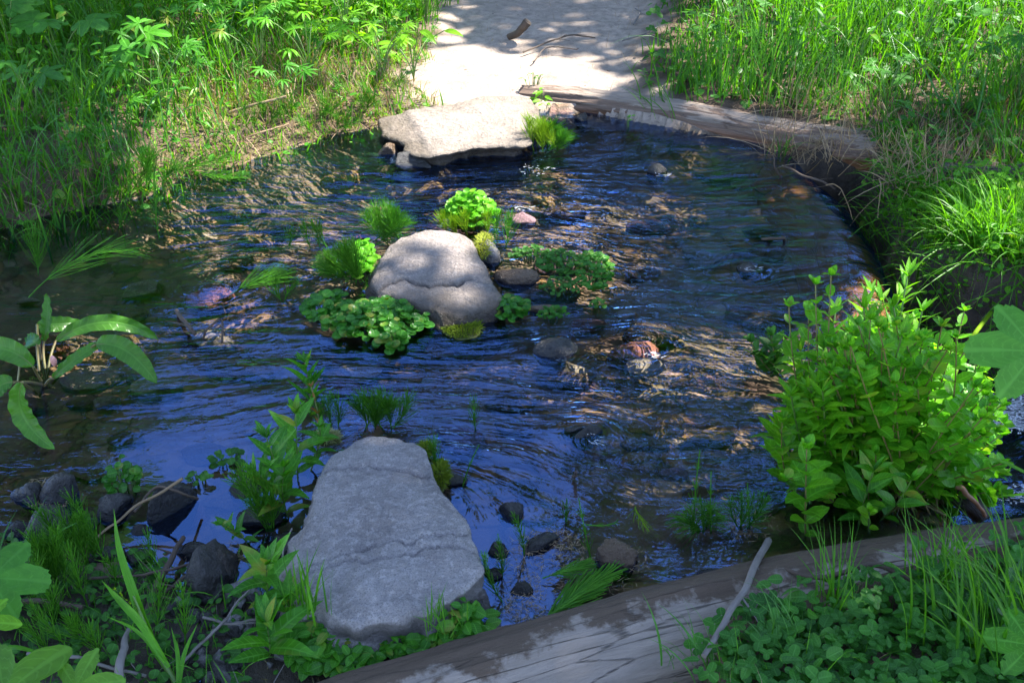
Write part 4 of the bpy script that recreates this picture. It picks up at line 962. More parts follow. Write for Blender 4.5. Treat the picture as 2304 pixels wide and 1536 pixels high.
for k in range(16):                                     # marshy lower left corner
    p = gz(P(rng.uniform(60, 420), rng.uniform(1270, 1500))); h = rng.uniform(.07, .17)
    horsetail(p, p + [rng.normal(0, .03), rng.normal(0, .02), h], 'young horsetail in the marshy lower left corner', .045, 6, 6, group='young horsetails in the lower left marsh')
for k in range(10):
    p = gz(P(rng.uniform(150, 250), rng.uniform(1215, 1290))); horsetail(p, p + [rng.normal(0, .03), 0, rng.uniform(.10, .16)], 'horsetail of the green tuft at the water edge of the marsh', .05, 6, 7, group='horsetail tuft at the marsh edge')
for k in range(6):
    b, t = H((100 + k * 6, 1325), (60 + k * 14, 1170 + rng.uniform(0, 60))); horsetail(b, t, 'tall horsetail at the left edge over the rock pile', .06, 8, 6, group='tall horsetails at the left edge')
for k, (a, c_) in enumerate([((430, 400), (550, 398)), ((380, 408), (520, 352)), ((340, 450), (330, 330)), ((300, 452), (345, 345)), ((370, 440), (400, 370))]):
    b, t = H(a, c_); b[2] += .03; horsetail(b, t, 'sunny horsetail leaning over the corner of the left bank', .08, 12, 6, group='horsetails at the corner of the left bank')
for k in range(22):
    x = rng.uniform(560, 880); b = gz(P(x, 345 - (x - 560) * .22 - rng.uniform(0, 30))); horsetail(b, b + [rng.normal(0, .05), -.03, rng.uniform(.05, .12)], 'low sunlit horsetail along the far left waterline', .05, 6, 6, group='low horsetails along the far left waterline')
# ---- dock plant
def dock():
    base = P(85, 850); root = thing('dock_plant', base, 'curly dock plant with long arching strap leaves standing in the water at the left', 'dock')
    spec = [((112, 815), (105, 660), (114, 740), 0.033, .0, 2.42), ((120, 850), (240, 765), (175, 815), 0.036, .06, 2.25), ((135, 800), (358, 775), (240, 700), 0.050, .04, 2.42), ((215, 775), (352, 862), (290, 775), 0.063, .03, 2.28),
            ((100, 790), (190, 745), (130, 745), .05, .02, 2.5), ((75, 825), (-60, 800), (10, 770), 0.066, .03, 2.25), ((30, 860), (-40, 940), (-10, 870), 0.056, .03, 2.1), ((50, 860), (122, 1010), (25, 950), 0.056, .03, 1.98), ((90, 800), (60, 780), (80, 775), .05, .03, 2.4)]
    for (a, e, m, wd, fold, y) in spec:
        p0 = PV(*a, y) ; p2 = PV(*e, y + (-.05 if e[1] > a[1] else .05)); p1 = PV(*m, y) + [0, 0, .02]
        p0[2] = max(p0[2], .03); p2[2] = max(p2[2], .004)
        c = curve(p0, p1, p2, 26) - base; s = np.linspace(0, 1, 26); L = np.linalg.norm(np.diff(c, axis=0), axis=1).sum()
        t = norm(np.gradient(c, axis=0)); vdir = norm(np.array([0, -.75, .66]) - t * (t @ np.array([0, -.75, .66]))[:, None]); sd_ = np.cross(t, vdir)
        w_ = wd * .5 * np.clip(s ** .45 * (1 - s) ** .55 * 1.7, .02, 1); cur = np.linspace(-1, 1, 9)
        v = c[:, None] + sd_[:, None] * (w_[:, None] * cur)[..., None] + vdir[:, None] * ((np.abs(cur) * w_[:, None] * .3) + .0045 * np.abs(cur) ** 3 * np.sin(s[:, None] * 34 + cur * 3 + wd * 99))[..., None]
        mb = MB(); l = np.stack(np.broadcast_arrays(s[:, None], cur[None], np.full((1, 1), rng.uniform(.1, .6))), -1); mb.add(v.reshape(-1, 3), grid_faces(26, 9), l.reshape(-1, 3)); mb.build('leaf', DOCK, root)
        ms = MB(); tube(ms, curve(np.array([rng.normal(.02, .015), rng.normal(0, .02), -.03]), (c[0]) * .6, c[0], 8), .0035, 6); tube(ms, c[:22] - vdir[:22] * .0015, np.linspace(.0022, .0007, 22), 5); ms.build('leaf_stalk', REDSTEM, root)
    fl = MB(); tp0 = PV(32, 768, 2.3) - base; tube(fl, curve([-.05, -.03, -.02], tp0 * .6, tp0, 9), .0025, 6)
    for i in range(60): put(fl, RND[0], tp0 + [rng.normal(0, .004), rng.normal(0, .004), -rng.random() * .05], sph(1)[0], None, .009)
    fl.build('seed_spike', mat_stem('seed_head', (.16, .16, .06), (.3, .26, .12)), root)
    pk = MB(); v, f = rockmesh((.016, .012, .03), 5, 20, .3, .02, False); pk.add(v + (PV(120, 812, 2.28) - base), f); pk.build('bud', mat_stem('pink_bud', (.75, .25, .2), (.8, .5, .4)), root)
dock()
# ---- iris like blade and big leaves at the lower left
gb = gz(P(392, 1536)) ; root = thing('broad_grass_plant', gb, 'tall broad bladed grass with one long upright leaf in the lower left', 'grass plant')
def blade(root, base, pts, w, mat, nm='blade'):
    c = spline(pts, 22) - base; t = norm(np.gradient(c, axis=0)); vd = norm(np.array([0.1, -.8, .6]) - t * (t @ np.array([.1, -.8, .6]))[:, None]); s_ = np.cross(t, vd); s = np.linspace(0, 1, 22)
    ww = w * .5 * np.clip((1 - s ** 3) * (.45 + 1.6 * s * (1.15 - s)), .03, 1); cur = np.array([-1, -.5, 0, .5, 1])
    v = c[:, None] + s_[:, None] * (ww[:, None] * cur)[..., None] + vd[:, None] * (np.abs(cur) * ww[:, None] * .35)[..., None]
    mb = MB(); l = np.stack(np.broadcast_arrays(s[:, None], cur[None], np.full((1, 1), rng.uniform(.4, .9))), -1); mb.add(v.reshape(-1, 3), grid_faces(22, 5), l.reshape(-1, 3)); return mb.build(nm, mat, root)
Q = lambda a, y: PV(a[0], a[1], y)
BL = mat_leaf('broad_blade', (.06, .20, .02), (.10, .28, .03), .45, .35, .15, .3)
blade(root, gb, [Q((395, 1530), 1.32), Q((340, 1440), 1.36), Q((300, 1330), 1.42), Q((268, 1230), 1.48), Q((256, 1145), 1.52)], .020, BL)
blade(root, gb, [Q((380, 1500), 1.32), Q((320, 1405), 1.36), Q((270, 1350), 1.40), Q((229, 1305), 1.42)], .017, BL)
blade(root, gb, [Q((370, 1490), 1.32), Q((310, 1420), 1.36), Q((236, 1384), 1.40)], .008, BL)
blade(root, gb, [Q((405, 1536), 1.30), Q((415, 1470), 1.34), Q((445, 1400), 1.38)], .009, BL)
blade(root, gb, [Q((400, 1536), 1.30), Q((400, 1470), 1.34), Q((385, 1410), 1.38)], .009, BL)
ms = MB(); tube(ms, spline([Q((400, 1545), 1.31) - gb, Q((345, 1445), 1.355) - gb, Q((300, 1340), 1.41) - gb], 16), np.linspace(.006, .002, 16), 7); ms.build('stem', STEM, root)
ms = MB()
for k in range(16):
    s = k / 16; p = Q((260 + s * 60, 1325 + s * 60), 1.395) - gb; put(ms, LAN[0], p, norm(np.array([rng.normal(0, .4), -.3, .7])), None, .014)
ms.build('flower_spike', YELLOWG, root)
def bigleaf(name, base, tip_c, d, size, label, tpl, mat=BIGLEAF, up=(0, -.3, 1), cat='broad leaf plant', extra=()):
    root = thing(name, base, label, cat)
    for i, (tc, dd, sz, uu) in enumerate([(tip_c, d, size, up)] + list(extra)):
        ms, ml = MB(), MB(); tc = np.asarray(tc) - base
        tube(ms, curve(np.array([rng.normal(0, .01), 0, -.02]), tc * .6 + [0, 0, .03], tc, 10), .0028, 6, cap=False)
        put(ml, tpl, tc, dd, np.array(uu, float), sz); ms.build('leaf_stalk', STEM, root); ml.build('leaf', mat, root)
    return root
bigleaf('broad_leaf_plant', gz(P(-120, 1500)), PV(-20, 1300, 1.38), (1, .12, -.12), .115, 'big dark green lobed leaf reaching in over the rocks at the left edge', BROAD, up=(0, -.55, 1))
bigleaf('broad_leaf_plant', gz(P(-200, 1600)), PV(-40, 1400, 1.28), (1, .05, 0), .075, 'bright green notched leaf at the left edge', MAPLE, BRIGHT)
bigleaf('broad_leaf_plant', gz(P(0, 1700)), PV(10, 1560, 1.12), (.5, .8, .05), .15, 'large pale green maple shaped leaf in the bottom left corner', MAPLE, mat_leaf('pale_leaf', (.09, .20, .04), (.12, .26, .05), .45, .5, .2, 5), up=(0, -.4, 1), extra=[(PV(170, 1545, 1.16), (1, .15, .05), .09, (0, -.6, .8))])
bigleaf('broad_leaf_plant', gz(P(2450, 1000)), PV(2330, 790, 1.62), (-1, .05, .05), .14, 'large sunlit toothed leaf reaching in from the right beside the bush', BROAD, mat_leaf('sunlit_broad_leaf', (.06, .19, .05), (.08, .23, .06), .4, .5, .22, 7), up=(0, -.8, .8))  # sunlit look put into a brighter leaf colour
bigleaf('broad_leaf_plant', gz(P(2400, 1480)), PV(2320, 1450, 1.25), (-1, .2, .05), .09, 'crinkled heart shaped leaf at the lower right edge', BROAD, HERB, up=(0, -.7, .8))
root = thing('arching_blade', gz(P(-60, 1500)), 'pale arching grass blade at the bottom left edge', 'grass blade'); blade(root, gz(P(-60, 1500)), [PV(-60, 1480, 1.2), PV(20, 1456, 1.22), PV(70, 1462, 1.24), PV(110, 1485, 1.26)], .009, BLUE_GRASS)
root = thing('arching_blade', gz(P(2330, 1250)), 'light green grass blade crossing in from the right below the bush', 'grass blade'); b0 = gz(P(2330, 1250))
blade(root, b0, [PV(2340, 1080, 1.55), PV(2260, 1040, 1.57), PV(2200, 1026, 1.6)], .007, GREEN_GRASS)
root = thing('arching_blade', gz(P(2360, 1250)), 'thin grass blade crossing the lower fall at the right edge', 'grass blade'); blade(root, b0, [PV(2340, 1095, 1.55), PV(2280, 1110, 1.57), PV(2200, 1117, 1.6)], .006, GREEN_GRASS)
root = thing('arching_blade', b0, 'thick pale green stem crossing the outfall behind the bush', 'stem'); ms = MB(); tube(ms, spline([P(2240, 690, -.1) - b0, PV(2180, 770, 2.35) - b0, PV(2140, 860, 2.2) - b0], 10), .006, 7); ms.build('stem', YELLOWG, root)
# ---- tall grass tufts over the banks, each its own thing
n = 0
for (x, y, L, az, mt, w_, lab) in [(60, 470, .34, -.9, BLUE_GRASS, .008, 'bluish tuft of arching grass hanging over the left water edge'), (130, 455, .32, -1.2, BLUE_GRASS, .008, 'bluish broad grass tuft next to the left edge tuft'), (20, 420, .38, -.5, BLUE_GRASS, .009, 'tall bluish grass at the left picture edge'),
    (260, 400, .36, -.8, BLUE_GRASS, .007, 'tall arching grass in the middle of the left bank'), (330, 395, .3, -1.5, BLUE_GRASS, .007, 'grass tuft drooping at the corner of the left bank'), (200, 440, .22, -1.3, GREEN_GRASS, .005, 'short green tuft above the straw at the left bank'),
    (40, 330, .45, .2, GREEN_GRASS, .006, 'slender green grass at the far left'), (180, 300, .45, .6, GREEN_GRASS, .005, 'tall slender tuft behind the left bank edge'), (1500, 225, .24, 2.6, GREEN_GRASS, .007, 'low sunlit tuft spilling onto the path'),
    (1560, 210, .34, 1.3, GREEN_GRASS, .008, 'upright sunlit tuft right of the path'), (1620, 215, .36, .9, GREEN_GRASS, .008, 'sunny tuft with wide blades right of the path'), (1700, 225, .42, 1.2, GREEN_GRASS, .009, 'tall bright tuft on the right bank'),
    (1790, 235, .40, .6, GREEN_GRASS, .008, 'bright tuft in the middle of the right bank'), (1880, 250, .36, .9, GREEN_GRASS, .007, 'green tuft behind the far log'), (1960, 290, .34, 2.4, GREEN_GRASS, .006, 'green tuft above the rotten log'),
    (2130, 300, .45, 2.2, BLUE_GRASS, .010, 'tall bluish arching grass at the right bank'), (2220, 280, .45, 2.6, GREEN_GRASS, .008, 'long arching grass at the right edge'), (2250, 400, .3, 2.0, GREEN_GRASS, .006, 'green tuft above the outfall at the right'),
    (2180, 640, .30, 1.6, GREEN_GRASS, .007, 'sunlit tuft standing right of the outfall'), (2240, 690, .36, 1.4, GREEN_GRASS, .009, 'tall sunlit tuft at the right edge by the outfall'), (2290, 640, .4, 1.8, GREEN_GRASS, .008, 'sunlit grass at the right picture edge beside the outfall'),
    (2110, 590, .18, 2.2, GREEN_GRASS, .005, 'short tuft at the brink of the outfall pit'), (2060, 420, .2, 3.5, BLUE_GRASS, .007, 'pale blades arching over the outfall pit'), (1760, 300, .16, -1.2, BLUE_GRASS, .007, 'pale tuft drooping over the far log'), (1890, 345, .22, -1.3, BLUE_GRASS, .007, 'grass blades hanging over the far log near the outfall'),
    (1000, 1440, .07, 1.5, GREEN_GRASS, .003, 'short grass at the foot of the front stone'), (700, 1390, .12, 1.8, GREEN_GRASS, .005, 'grass tuft against the lower left edge of the front stone'), (2080, 1340, .16, 1.4, GREEN_GRASS, .005, 'grass tuft on the near log right end'),
    (2230, 1420, .26, 2.6, GREEN_GRASS, .007, 'arching grass over the clover at the lower right'), (2290, 1520, .32, 2.7, GREEN_GRASS, .009, 'wide bladed grass in the bottom right corner'), (1560, 1530, .14, 2.6, BLUE_GRASS, .005, 'thin grass at the left end of the clover'), (1870, 1400, .18, 1.5, GREEN_GRASS, .004, 'thin upright grass in the clover'),
    (1750, 1480, .16, 2.2, BLUE_GRASS, .005, 'small grass tuft in the middle of the clover'), (2150, 1500, .24, 2.2, GREEN_GRASS, .007, 'grass tuft left of the bottom right corner'), (10, 1280, .2, .6, BLUE_GRASS, .006, 'pale curved grass at the left edge over the rocks')]:
    b = gz(P(x, y, .08))
    if y > 1380 or (y > 1300 and x > 1900): b[2] = max(b[2], .12)
    tuft('grass_tuft', b, 26 if mt is GREEN_GRASS else 13, L, lab, mat=mt, az=az, w=w_, spread=.09 if L > .2 else .04, bend=1.6 if mt is BLUE_GRASS else 1.0)
for k in range(16):
    x0 = rng.uniform(1800, 2250); y0 = rng.uniform(330, 420); dx = rng.uniform(-160, 160)
    a = P(x0, y0, .12); b = P(x0 + dx, y0 + rng.uniform(20, 90), .03); m_ = (a + b) / 2 + [0, 0, rng.uniform(.03, .12)]
    stick([a, m_, b], .0022, .0012, DRY, 'thin dry stalk curling over the rotten log above the outfall', 'dry_stalk', twigs=1, group='dry stalks tangled over the rotten log', cat='dry stalk')
# ---- palmate leaved herbs on the far banks
def herb(px, py, hgt, nl, size, label, tpl=PAL, mat=HERB, lean=(0, 0)):
    b = gz(P(px, py, .1)); root = thing('wild_herb', b, label, 'herb')
    ms, ml = MB(), MB()
    if tpl is PAL: size = size * .72
    for k in range(nl):
        a = k * 2.4 + rng.uniform(-.3, .3); r = rng.uniform(.03, .16); tp_ = np.array([r * math.cos(a) + lean[0], r * math.sin(a) * .8 + lean[1], hgt * rng.uniform(.55, 1)])
        tube(ms, curve([0, 0, -.02], [0, 0, tp_[2] * .7], tp_, 8), .002, 5, cap=False)
        put(ml, tpl[rng.integers(len(tpl))], tp_, norm(np.array([math.cos(a), math.sin(a) - .5, .1])), np.array([0, -.35, 1]), size * rng.uniform(.7, 1.15))
    ms.build('leaf_stalk', STEM, root); ml.build('foliage', mat, root); return root
for (x, y, h, n, s, lab, tp, mt) in [(380, 260, .34, 5, .10, 'herb with finger like leaves spread in the sun on the left bank', PAL, HERB), (330, 250, .32, 3, .10, 'herb with jagged palmate leaves on the left bank', [MAPLE], HERB), (520, 170, .42, 8, .10, 'tall palmate herb at the top of the left bank', PAL, HERB),
    (590, 180, .36, 7, .09, 'dense palmate herb near the top centre of the left bank', PAL, HERB), (700, 190, .3, 8, .08, 'sunlit palmate herb midway to the path', PAL, ROUNDL), (640, 230, .16, 6, .07, 'low palmate herb above the dry straw', PAL, HERB), (860, 175, .26, 9, .08, 'very bright herb beside the path', PAL, BRIGHT),
    (930, 160, .24, 7, .09, 'bright pointed leaved herb overhanging the path', LANW, BRIGHT), (780, 110, .36, 10, .08, 'sunlit herb mass at the top left of the path', OVA, BRIGHT), (960, 60, .3, 9, .07, 'leafy herb bordering the top of the path', OVA, BRIGHT), (40, 170, .45, 4, .13, 'tall plant with big rounded bluish leaves in the top left corner', [BROAD], BIGLEAF),
    (150, 200, .42, 3, .12, 'blurred big leaved plant in the shade of the top left', [BROAD], BIGLEAF), (90, 300, .30, 3, .10, 'shaded plant with grey green lobed leaves at the left', [MAPLE], BIGLEAF), (1920, 190, .3, 5, .06, 'pale leaved willowy plant on the right bank', LANW, HERB), (2060, 170, .4, 5, .05, 'plant with small round floating looking leaves on the right bank', RND, ROUNDL),
    (2280, 250, .44, 5, .12, 'plant with palmate bluish leaves at the right edge', PAL, BIGLEAF), (1990, 250, .2, 9, .05, 'low lobed herb in the middle of the right bank', [MAPLE], HERB), (1660, 120, .35, 7, .06, 'leafy herb behind the right bank tufts', LANW, HERB)]:
    herb(x, y, h, n, s, lab, tp, mt)
# tall leafy stalk on the right bank
for (x, y, tx, ty, lab, s) in [(1860, 210, 1850, 0, 'tall sunlit stalk with small pale leaves on the right bank', .06), (510, 150, 490, -30, 'tall leafy stalk at the top of the left bank', .09), (240, 400, 225, 300, 'upright pale nettle like sprig on the left bank', .04), (145, 400, 140, 265, 'slim sprig with tiny leaves on the left bank', .04)]:
    b = gz(P(x, y, .1)); sprig(b, PV(tx, ty, b[1] + .05), lab, HERB, LANW, s, 12)
def flower(px, py, y, label):
    t = PV(px, py, y); b = gz((t[0] + .03, t[1] + .03, 0)); root = thing('white_flower', b, label, 'flower'); ms, mp, mc = MB(), MB(), MB()
    tube(ms, curve([0, 0, 0], [0, 0, (t - b)[2] * .6], t - b, 10), .0016, 5, cap=False)
    for k in range(5):
        a = k * 1.257; put(mp, RND[0], t - b, norm(np.array([math.cos(a), -.3, math.sin(a)])), np.array([0, -1, .2]), .020)
    v, f = rockmesh((.007, .007, .007), 3, 20, .3, .02, False); mc.add(v + (t - b) + [0, -.003, .001], f)
    ms.build('stem', STEM, root); mp.build('petals', PETAL, root); mc.build('flower_centre', YELLOWG, root)
flower(373, 58, 4.7, 'white flower nodding above the palmate herb on the left bank'); flower(210, 8, 5.0, 'white flower at the top left edge')
# ---- ground cover nobody could count
def region(n, x0, x1, y0, y1, keep, z=.07):
    px = rng.uniform(x0, x1, n); py = rng.uniform(y0, y1, n)
    dy_, dz_ = CP + (768 - py) / F * SP, -SP + (768 - py) / F * CP; t = (z - CAM_H) / dz_
    x, y = (px - 1152) / F * t, dy_ * t
    dp = sd(x, y, POOL); dc = sd(x, y, CHAN); pth = sd(x, y, PATH) + fbm(x * 6, y * 6, oct=2, s=5) * .06
    k = keep(px, py, -dp, dc, pth) > rng.random(n); x, y = x[k], y[k]
    return np.c_[x, y, terrain(x, y) - .004]
def uniform_region(n, x0, x1, y0, y1, keep):                # even over the ground
    x = rng.uniform(x0, x1, n); y = rng.uniform(y0, y1, n); px, py = PX(x, y, 0 * x)
    dp = sd(x, y, POOL); dc = sd(x, y, CHAN); pth = sd(x, y, PATH) + fbm(x * 6, y * 6, oct=2, s=5) * .06
    k = keep(px, py, -dp, dc, pth) > rng.random(n); x, y = x[k], y[k]
    return np.c_[x, y, terrain(x, y) - .004]
off = lambda dc, pth: (dc < -.04) * (pth < .02)
def lawn(name, pts, L, w, mat, label, lean=.3, bend=1.1, nseg=5, cat='grass', az=None, fold=True):
    mb = MB(); k = len(pts)
    if k > 15000:
        pts = pts[sstep(-.75, .25, fbm(pts[:, 0] * 4.5, pts[:, 1] * 4.5, oct=3, s=61)) > rng.random(k)]; k = len(pts)
    cl = .65 + .55 * (fbm(pts[:, 0] * 2.2, pts[:, 1] * 2.2, oct=3, s=9) + .3)
    LL = (L(pts) if callable(L) else L) * rng.uniform(.45, 1.15, k) * np.clip(cl, .45, 1.35)
    strips(mb, pts, rng.uniform(0, 6.28, k) if az is None else rng.normal(az, .8, k), np.abs(rng.normal(0, lean, k)), rng.uniform(.1, 1, k) * bend, LL, w * rng.uniform(.5, 1.3, k), nseg, fold)
    return tag(mb.build(name, mat), label, cat, kind='stuff')
def leafcover(name, pts, H_, size, tp, mat, label, per=1, cat='ground cover', updev=.35, stalk=True):
    mb = MB(); ms = MB(); k = len(pts); h = (H_(pts) if callable(H_) else H_) * rng.uniform(.2, 1.05, k)
    top = pts + np.c_[rng.normal(0, .02, k), rng.normal(0, .02, k), h]
    for ti, t in enumerate(tp):
        s = slice(ti, None, len(tp)); q = top[s]; m = len(q); a = rng.uniform(0, 6.28, m)
        d = np.c_[np.cos(a), np.sin(a), rng.uniform(-.35, .35, m)]; up = np.array([0, -.2, 1]) + rng.normal(0, updev, (m, 3))
        put(mb, t, q, d, up, size * rng.uniform(.45, 1.25, m))
    if stalk:
        idx = rng.random(k) < .5; q = pts[idx]; hh = h[idx]
        strips(mb, q, rng.uniform(0, 6.28, len(q)), np.full(len(q), .1), np.full(len(q), .1), hh, np.full(len(q), .0022), 2, False)
    return tag(mb.build(name, mat), label, cat, kind='stuff')
# left bank
left = lambda px, py, do, dc, pth: (px < 1150) * (py < 600) * sstep(-.04, .03, do) * off(dc, pth)
sunny = lambda px, py: sstep(380, 620, px) * sstep(120, 260, py)         # trampled, strawy part
pts = uniform_region(25000, -3.6, .1, 2.9, 7.5, lambda px, py, do, dc, pth: left(px, py, do, dc, pth) * (1 - .45 * sunny(px, py)) * (px > -150) * sstep(.0, .3, -pth + .2))
lawn('grass', pts, lambda p: .12 + .24 * sstep(.0, .9, -sd(p[:, 0], p[:, 1], POOL)) * sstep(0, .7, -sd(p[:, 0], p[:, 1], PATH)), .0078, GREEN_GRASS, 'tall lush green grass covering the left bank')
pts = uniform_region(5200, -3.6, .1, 2.9, 7.5, lambda px, py, do, dc, pth: left(px, py, do, dc, pth) * (1 - sunny(px, py)) * (px > -150) * sstep(.2, -.5, pth) * (px < 560))
lawn('grass', pts, .40, .0065, BLUE_GRASS, 'bluish arching grass blades mixed through the left bank', bend=1.9)
pts = uniform_region(6500, -3.6, .3, 2.9, 7.5, lambda px, py, do, dc, pth: left(px, py, do, dc, pth) * (px > -150) * (1 - .7 * sunny(px, py)))
leafcover('undergrowth', pts, lambda p: .05 + .26 * sstep(.0, 1.0, -sd(p[:, 0], p[:, 1], POOL)), .045, LANW + OVA + [PAL[0]], HERB, 'leafy undergrowth between the grass of the left bank')
pts = uniform_region(5200, -1.4, .1, 4.1, 7.5, lambda px, py, do, dc, pth: left(px, py, do, dc, pth) * sstep(480, 640, px) * sstep(0, -.1, pth) * (py < 190))
leafcover('undergrowth', pts, lambda p: .04 + .20 * sstep(.0, .5, -sd(p[:, 0], p[:, 1], PATH)), .05, LANW + OVA + [PAL[0]], BRIGHT, 'bright sunlit leafy growth left of the path')
pts = uniform_region(26000, -2.0, .2, 3.3, 5.4, lambda px, py, do, dc, pth: left(px, py, do, dc, pth) * sstep(300, 520, px) * (py > 130))
lawn('short_grass', pts, .07, .0035, YELLOWG, 'short yellow green grass on the trampled far left bank', lean=.6)
pts = uniform_region(30000, -3.2, .2, 2.8, 5.4, lambda px, py, do, dc, pth: left(px, py, do, dc, pth) * (sstep(300, 520, px) * (py > 140) + .5 * (do < .14)))
lawn('dry_grass', pts, .15, .0042, DRY, 'dry straw lying flat on the far left bank', lean=1.35, bend=.5, nseg=4)
pts = uniform_region(15000, -3.4, -.4, 2.5, 4.8, lambda px, py, do, dc, pth: (px < 860) * (py > 270) * (py < 620) * (do > -.06) * (do < .13) * (1 - .5 * sstep(500, 640, px)))
lawn('grass', pts[::2], .17, .006, GREEN_GRASS, 'green grass hanging over the left water edge', lean=.6, bend=1.6, az=-1.3)
lawn('dry_grass', pts[1::4], .13, .0035, DRY, 'dry stems and roots hanging over the left water edge', lean=1.0, bend=1.0, az=-1.3)
leafcover('undergrowth', pts[3::4], .06, .028, OVA + LANW, HERB, 'small leaves crowding the left water edge', updev=.7)
# right bank
right = lambda px, py, do, dc, pth: (px > 1380) * (py < 760) * sstep(.08, .22, do) * off(dc, pth)
pts = uniform_region(19000, .2, 4.2, 3.0, 7.5, lambda px, py, do, dc, pth: right(px, py, do, dc, pth) * (px < 2450) * sstep(.04, -.15, pth))
lawn('grass', pts, lambda p: .10 + .30 * sstep(.15, .8, -sd(p[:, 0], p[:, 1], POOL)) * sstep(0, .4, -sd(p[:, 0], p[:, 1], PATH)), .009, GREEN_GRASS, 'tall sunlit green grass covering the right bank', bend=.9)
pts = uniform_region(3500, .2, 4.2, 3.2, 7.5, lambda px, py, do, dc, pth: right(px, py, do, dc, pth) * (px < 2450) * sstep(-.1, -.4, pth) * sstep(.2, .5, do))
lawn('grass', pts, .42, .0065, BLUE_GRASS, 'long bluish arching blades mixed through the right bank', bend=1.7)
pts = uniform_region(9000, .3, 4.2, 3.0, 7.5, lambda px, py, do, dc, pth: right(px, py, do, dc, pth) * (px < 2450) * sstep(.0, -.1, pth))
leafcover('undergrowth', pts, lambda p: .03 + .16 * sstep(.1, .8, -sd(p[:, 0], p[:, 1], POOL)), .035, LANW + OVA[:1] + RND[:1] + [TRE], HERB_DK, 'dark leafy undergrowth in the grass of the right bank')
pts = uniform_region(15000, .9, 3.3, 2.9, 5.2, lambda px, py, do, dc, pth: (px > 1700) * (py > 290) * (py < 490) * (dc < .03) * (do > -.08))
qx, qy = PX(pts[:, 0], pts[:, 1], pts[:, 2]); pts[:, 2] = np.maximum(pts[:, 2], .10 * sstep(1780, 1900, qx))
lawn('dry_grass', pts, .22, .0036, DRY, 'dry grass matted over the logs at the right', lean=1.25, bend=.7, nseg=5)
pts = uniform_region(7000, 1.1, 2.6, 2.5, 3.5, lambda px, py, do, dc, pth: (px > 2030) * (py > 520) * (py < 900) * (dc < -.03) * (do > -.3))
lawn('grass', pts, .20, .005, GREEN_GRASS, 'bright green grass on the bank right of the outfall')
pts = uniform_region(9000, .95, 2.2, 2.6, 3.7, lambda px, py, do, dc, pth: (dc > -.16) * (dc < .03) * (px > 1960))
lawn('grass', pts[::2], .26, .006, GREEN_GRASS, 'grass drooping down the bank into the outfall pit', lean=.9, bend=1.8, az=3.3)
pts = pts[pts[:, 0] > lipx(pts[:, 1]) + .1]
leafcover('undergrowth', pts, .05, .024, OVA + RND[:1], HERB, 'small weeds growing down the bank of the outfall pit', updev=.8)
pts = uniform_region(6500, 1.1, 2.6, 2.5, 3.6, lambda px, py, do, dc, pth: (px > 2030) * (py > 460) * (py < 900) * (dc < .0) * (do > -.3))
leafcover('undergrowth', pts, .09, .026, OVA + RND[:1], ROUNDL, 'small leaved undergrowth on the brink right of the outfall')
# lower right: clover
cl = lambda px, py, do, dc, pth: sd(px, py, [(1600, 1700), (1585, 1480), (1660, 1390), (1760, 1350), (1900, 1345), (2020, 1310), (2150, 1290), (2320, 1210), (2500, 1200), (2500, 1700)]) * 1.0
def clover_pts(n):
    x = rng.uniform(.2, 1.3, n); y = rng.uniform(.85, 1.9, n); px, py = PX(x, y, x * 0 + .1)
    m = sstep(-25, 45, cl(px, py, 0, 0, 0)) > rng.random(n); return np.c_[x, y, np.full(n, .085)][m]
leafcover('clover', clover_pts(5200), .07, .020, [TRE], CLOVER, 'dark green clover covering the lower right bank', cat='clover', updev=.3)
leafcover('undergrowth', clover_pts(1500), .09, .032, OVA + LANW, HERB_DK, 'mixed small leaves in the clover at the lower right')
lawn('grass', clover_pts(1500), .13, .0035, GREEN_GRASS, 'thin grass blades in the clover at the lower right', bend=1.6)
lawn('dry_grass', clover_pts(500), .12, .002, DRY, 'dry stems among the clover at the lower right', lean=1.1)
# lower left marsh
mz = lambda px, py, do, dc, pth: sstep(1215, 1320, py + (px < 250) * 30) * sstep(700, 460, px + (py - 1300) * .2)
pts = uniform_region(3400, -1.3, -.25, .85, 1.75, mz)
leafcover('undergrowth', pts, .035, .020, OVA + RND, HERB_DK, 'small leaved creeping plants over the lower left marsh')
pts = uniform_region(1500, -1.3, -.25, .85, 1.75, mz); lawn('grass', pts, .09, .0028, HORSE, 'fine green grass in the lower left marsh', bend=1.5)
pts = uniform_region(900, -1.3, .1, .85, 1.8, lambda px, py, do, dc, pth: (py > 1240)); lawn('plant_debris', pts, .06, .002, GREYTWIG, 'dry stems and twigs littering the lower left marsh', lean=1.5, bend=.1, nseg=3, cat='debris')
pts = uniform_region(900, -.5, .15, .9, 1.45, lambda px, py, do, dc, pth: (py > 1420) * (px > 600) * (px < 1150)); lawn('plant_debris', pts, .03, .0018, REDSTEM, 'reddish needle litter in front of the foreground stone', lean=1.5, bend=.1, nseg=2, cat='debris')
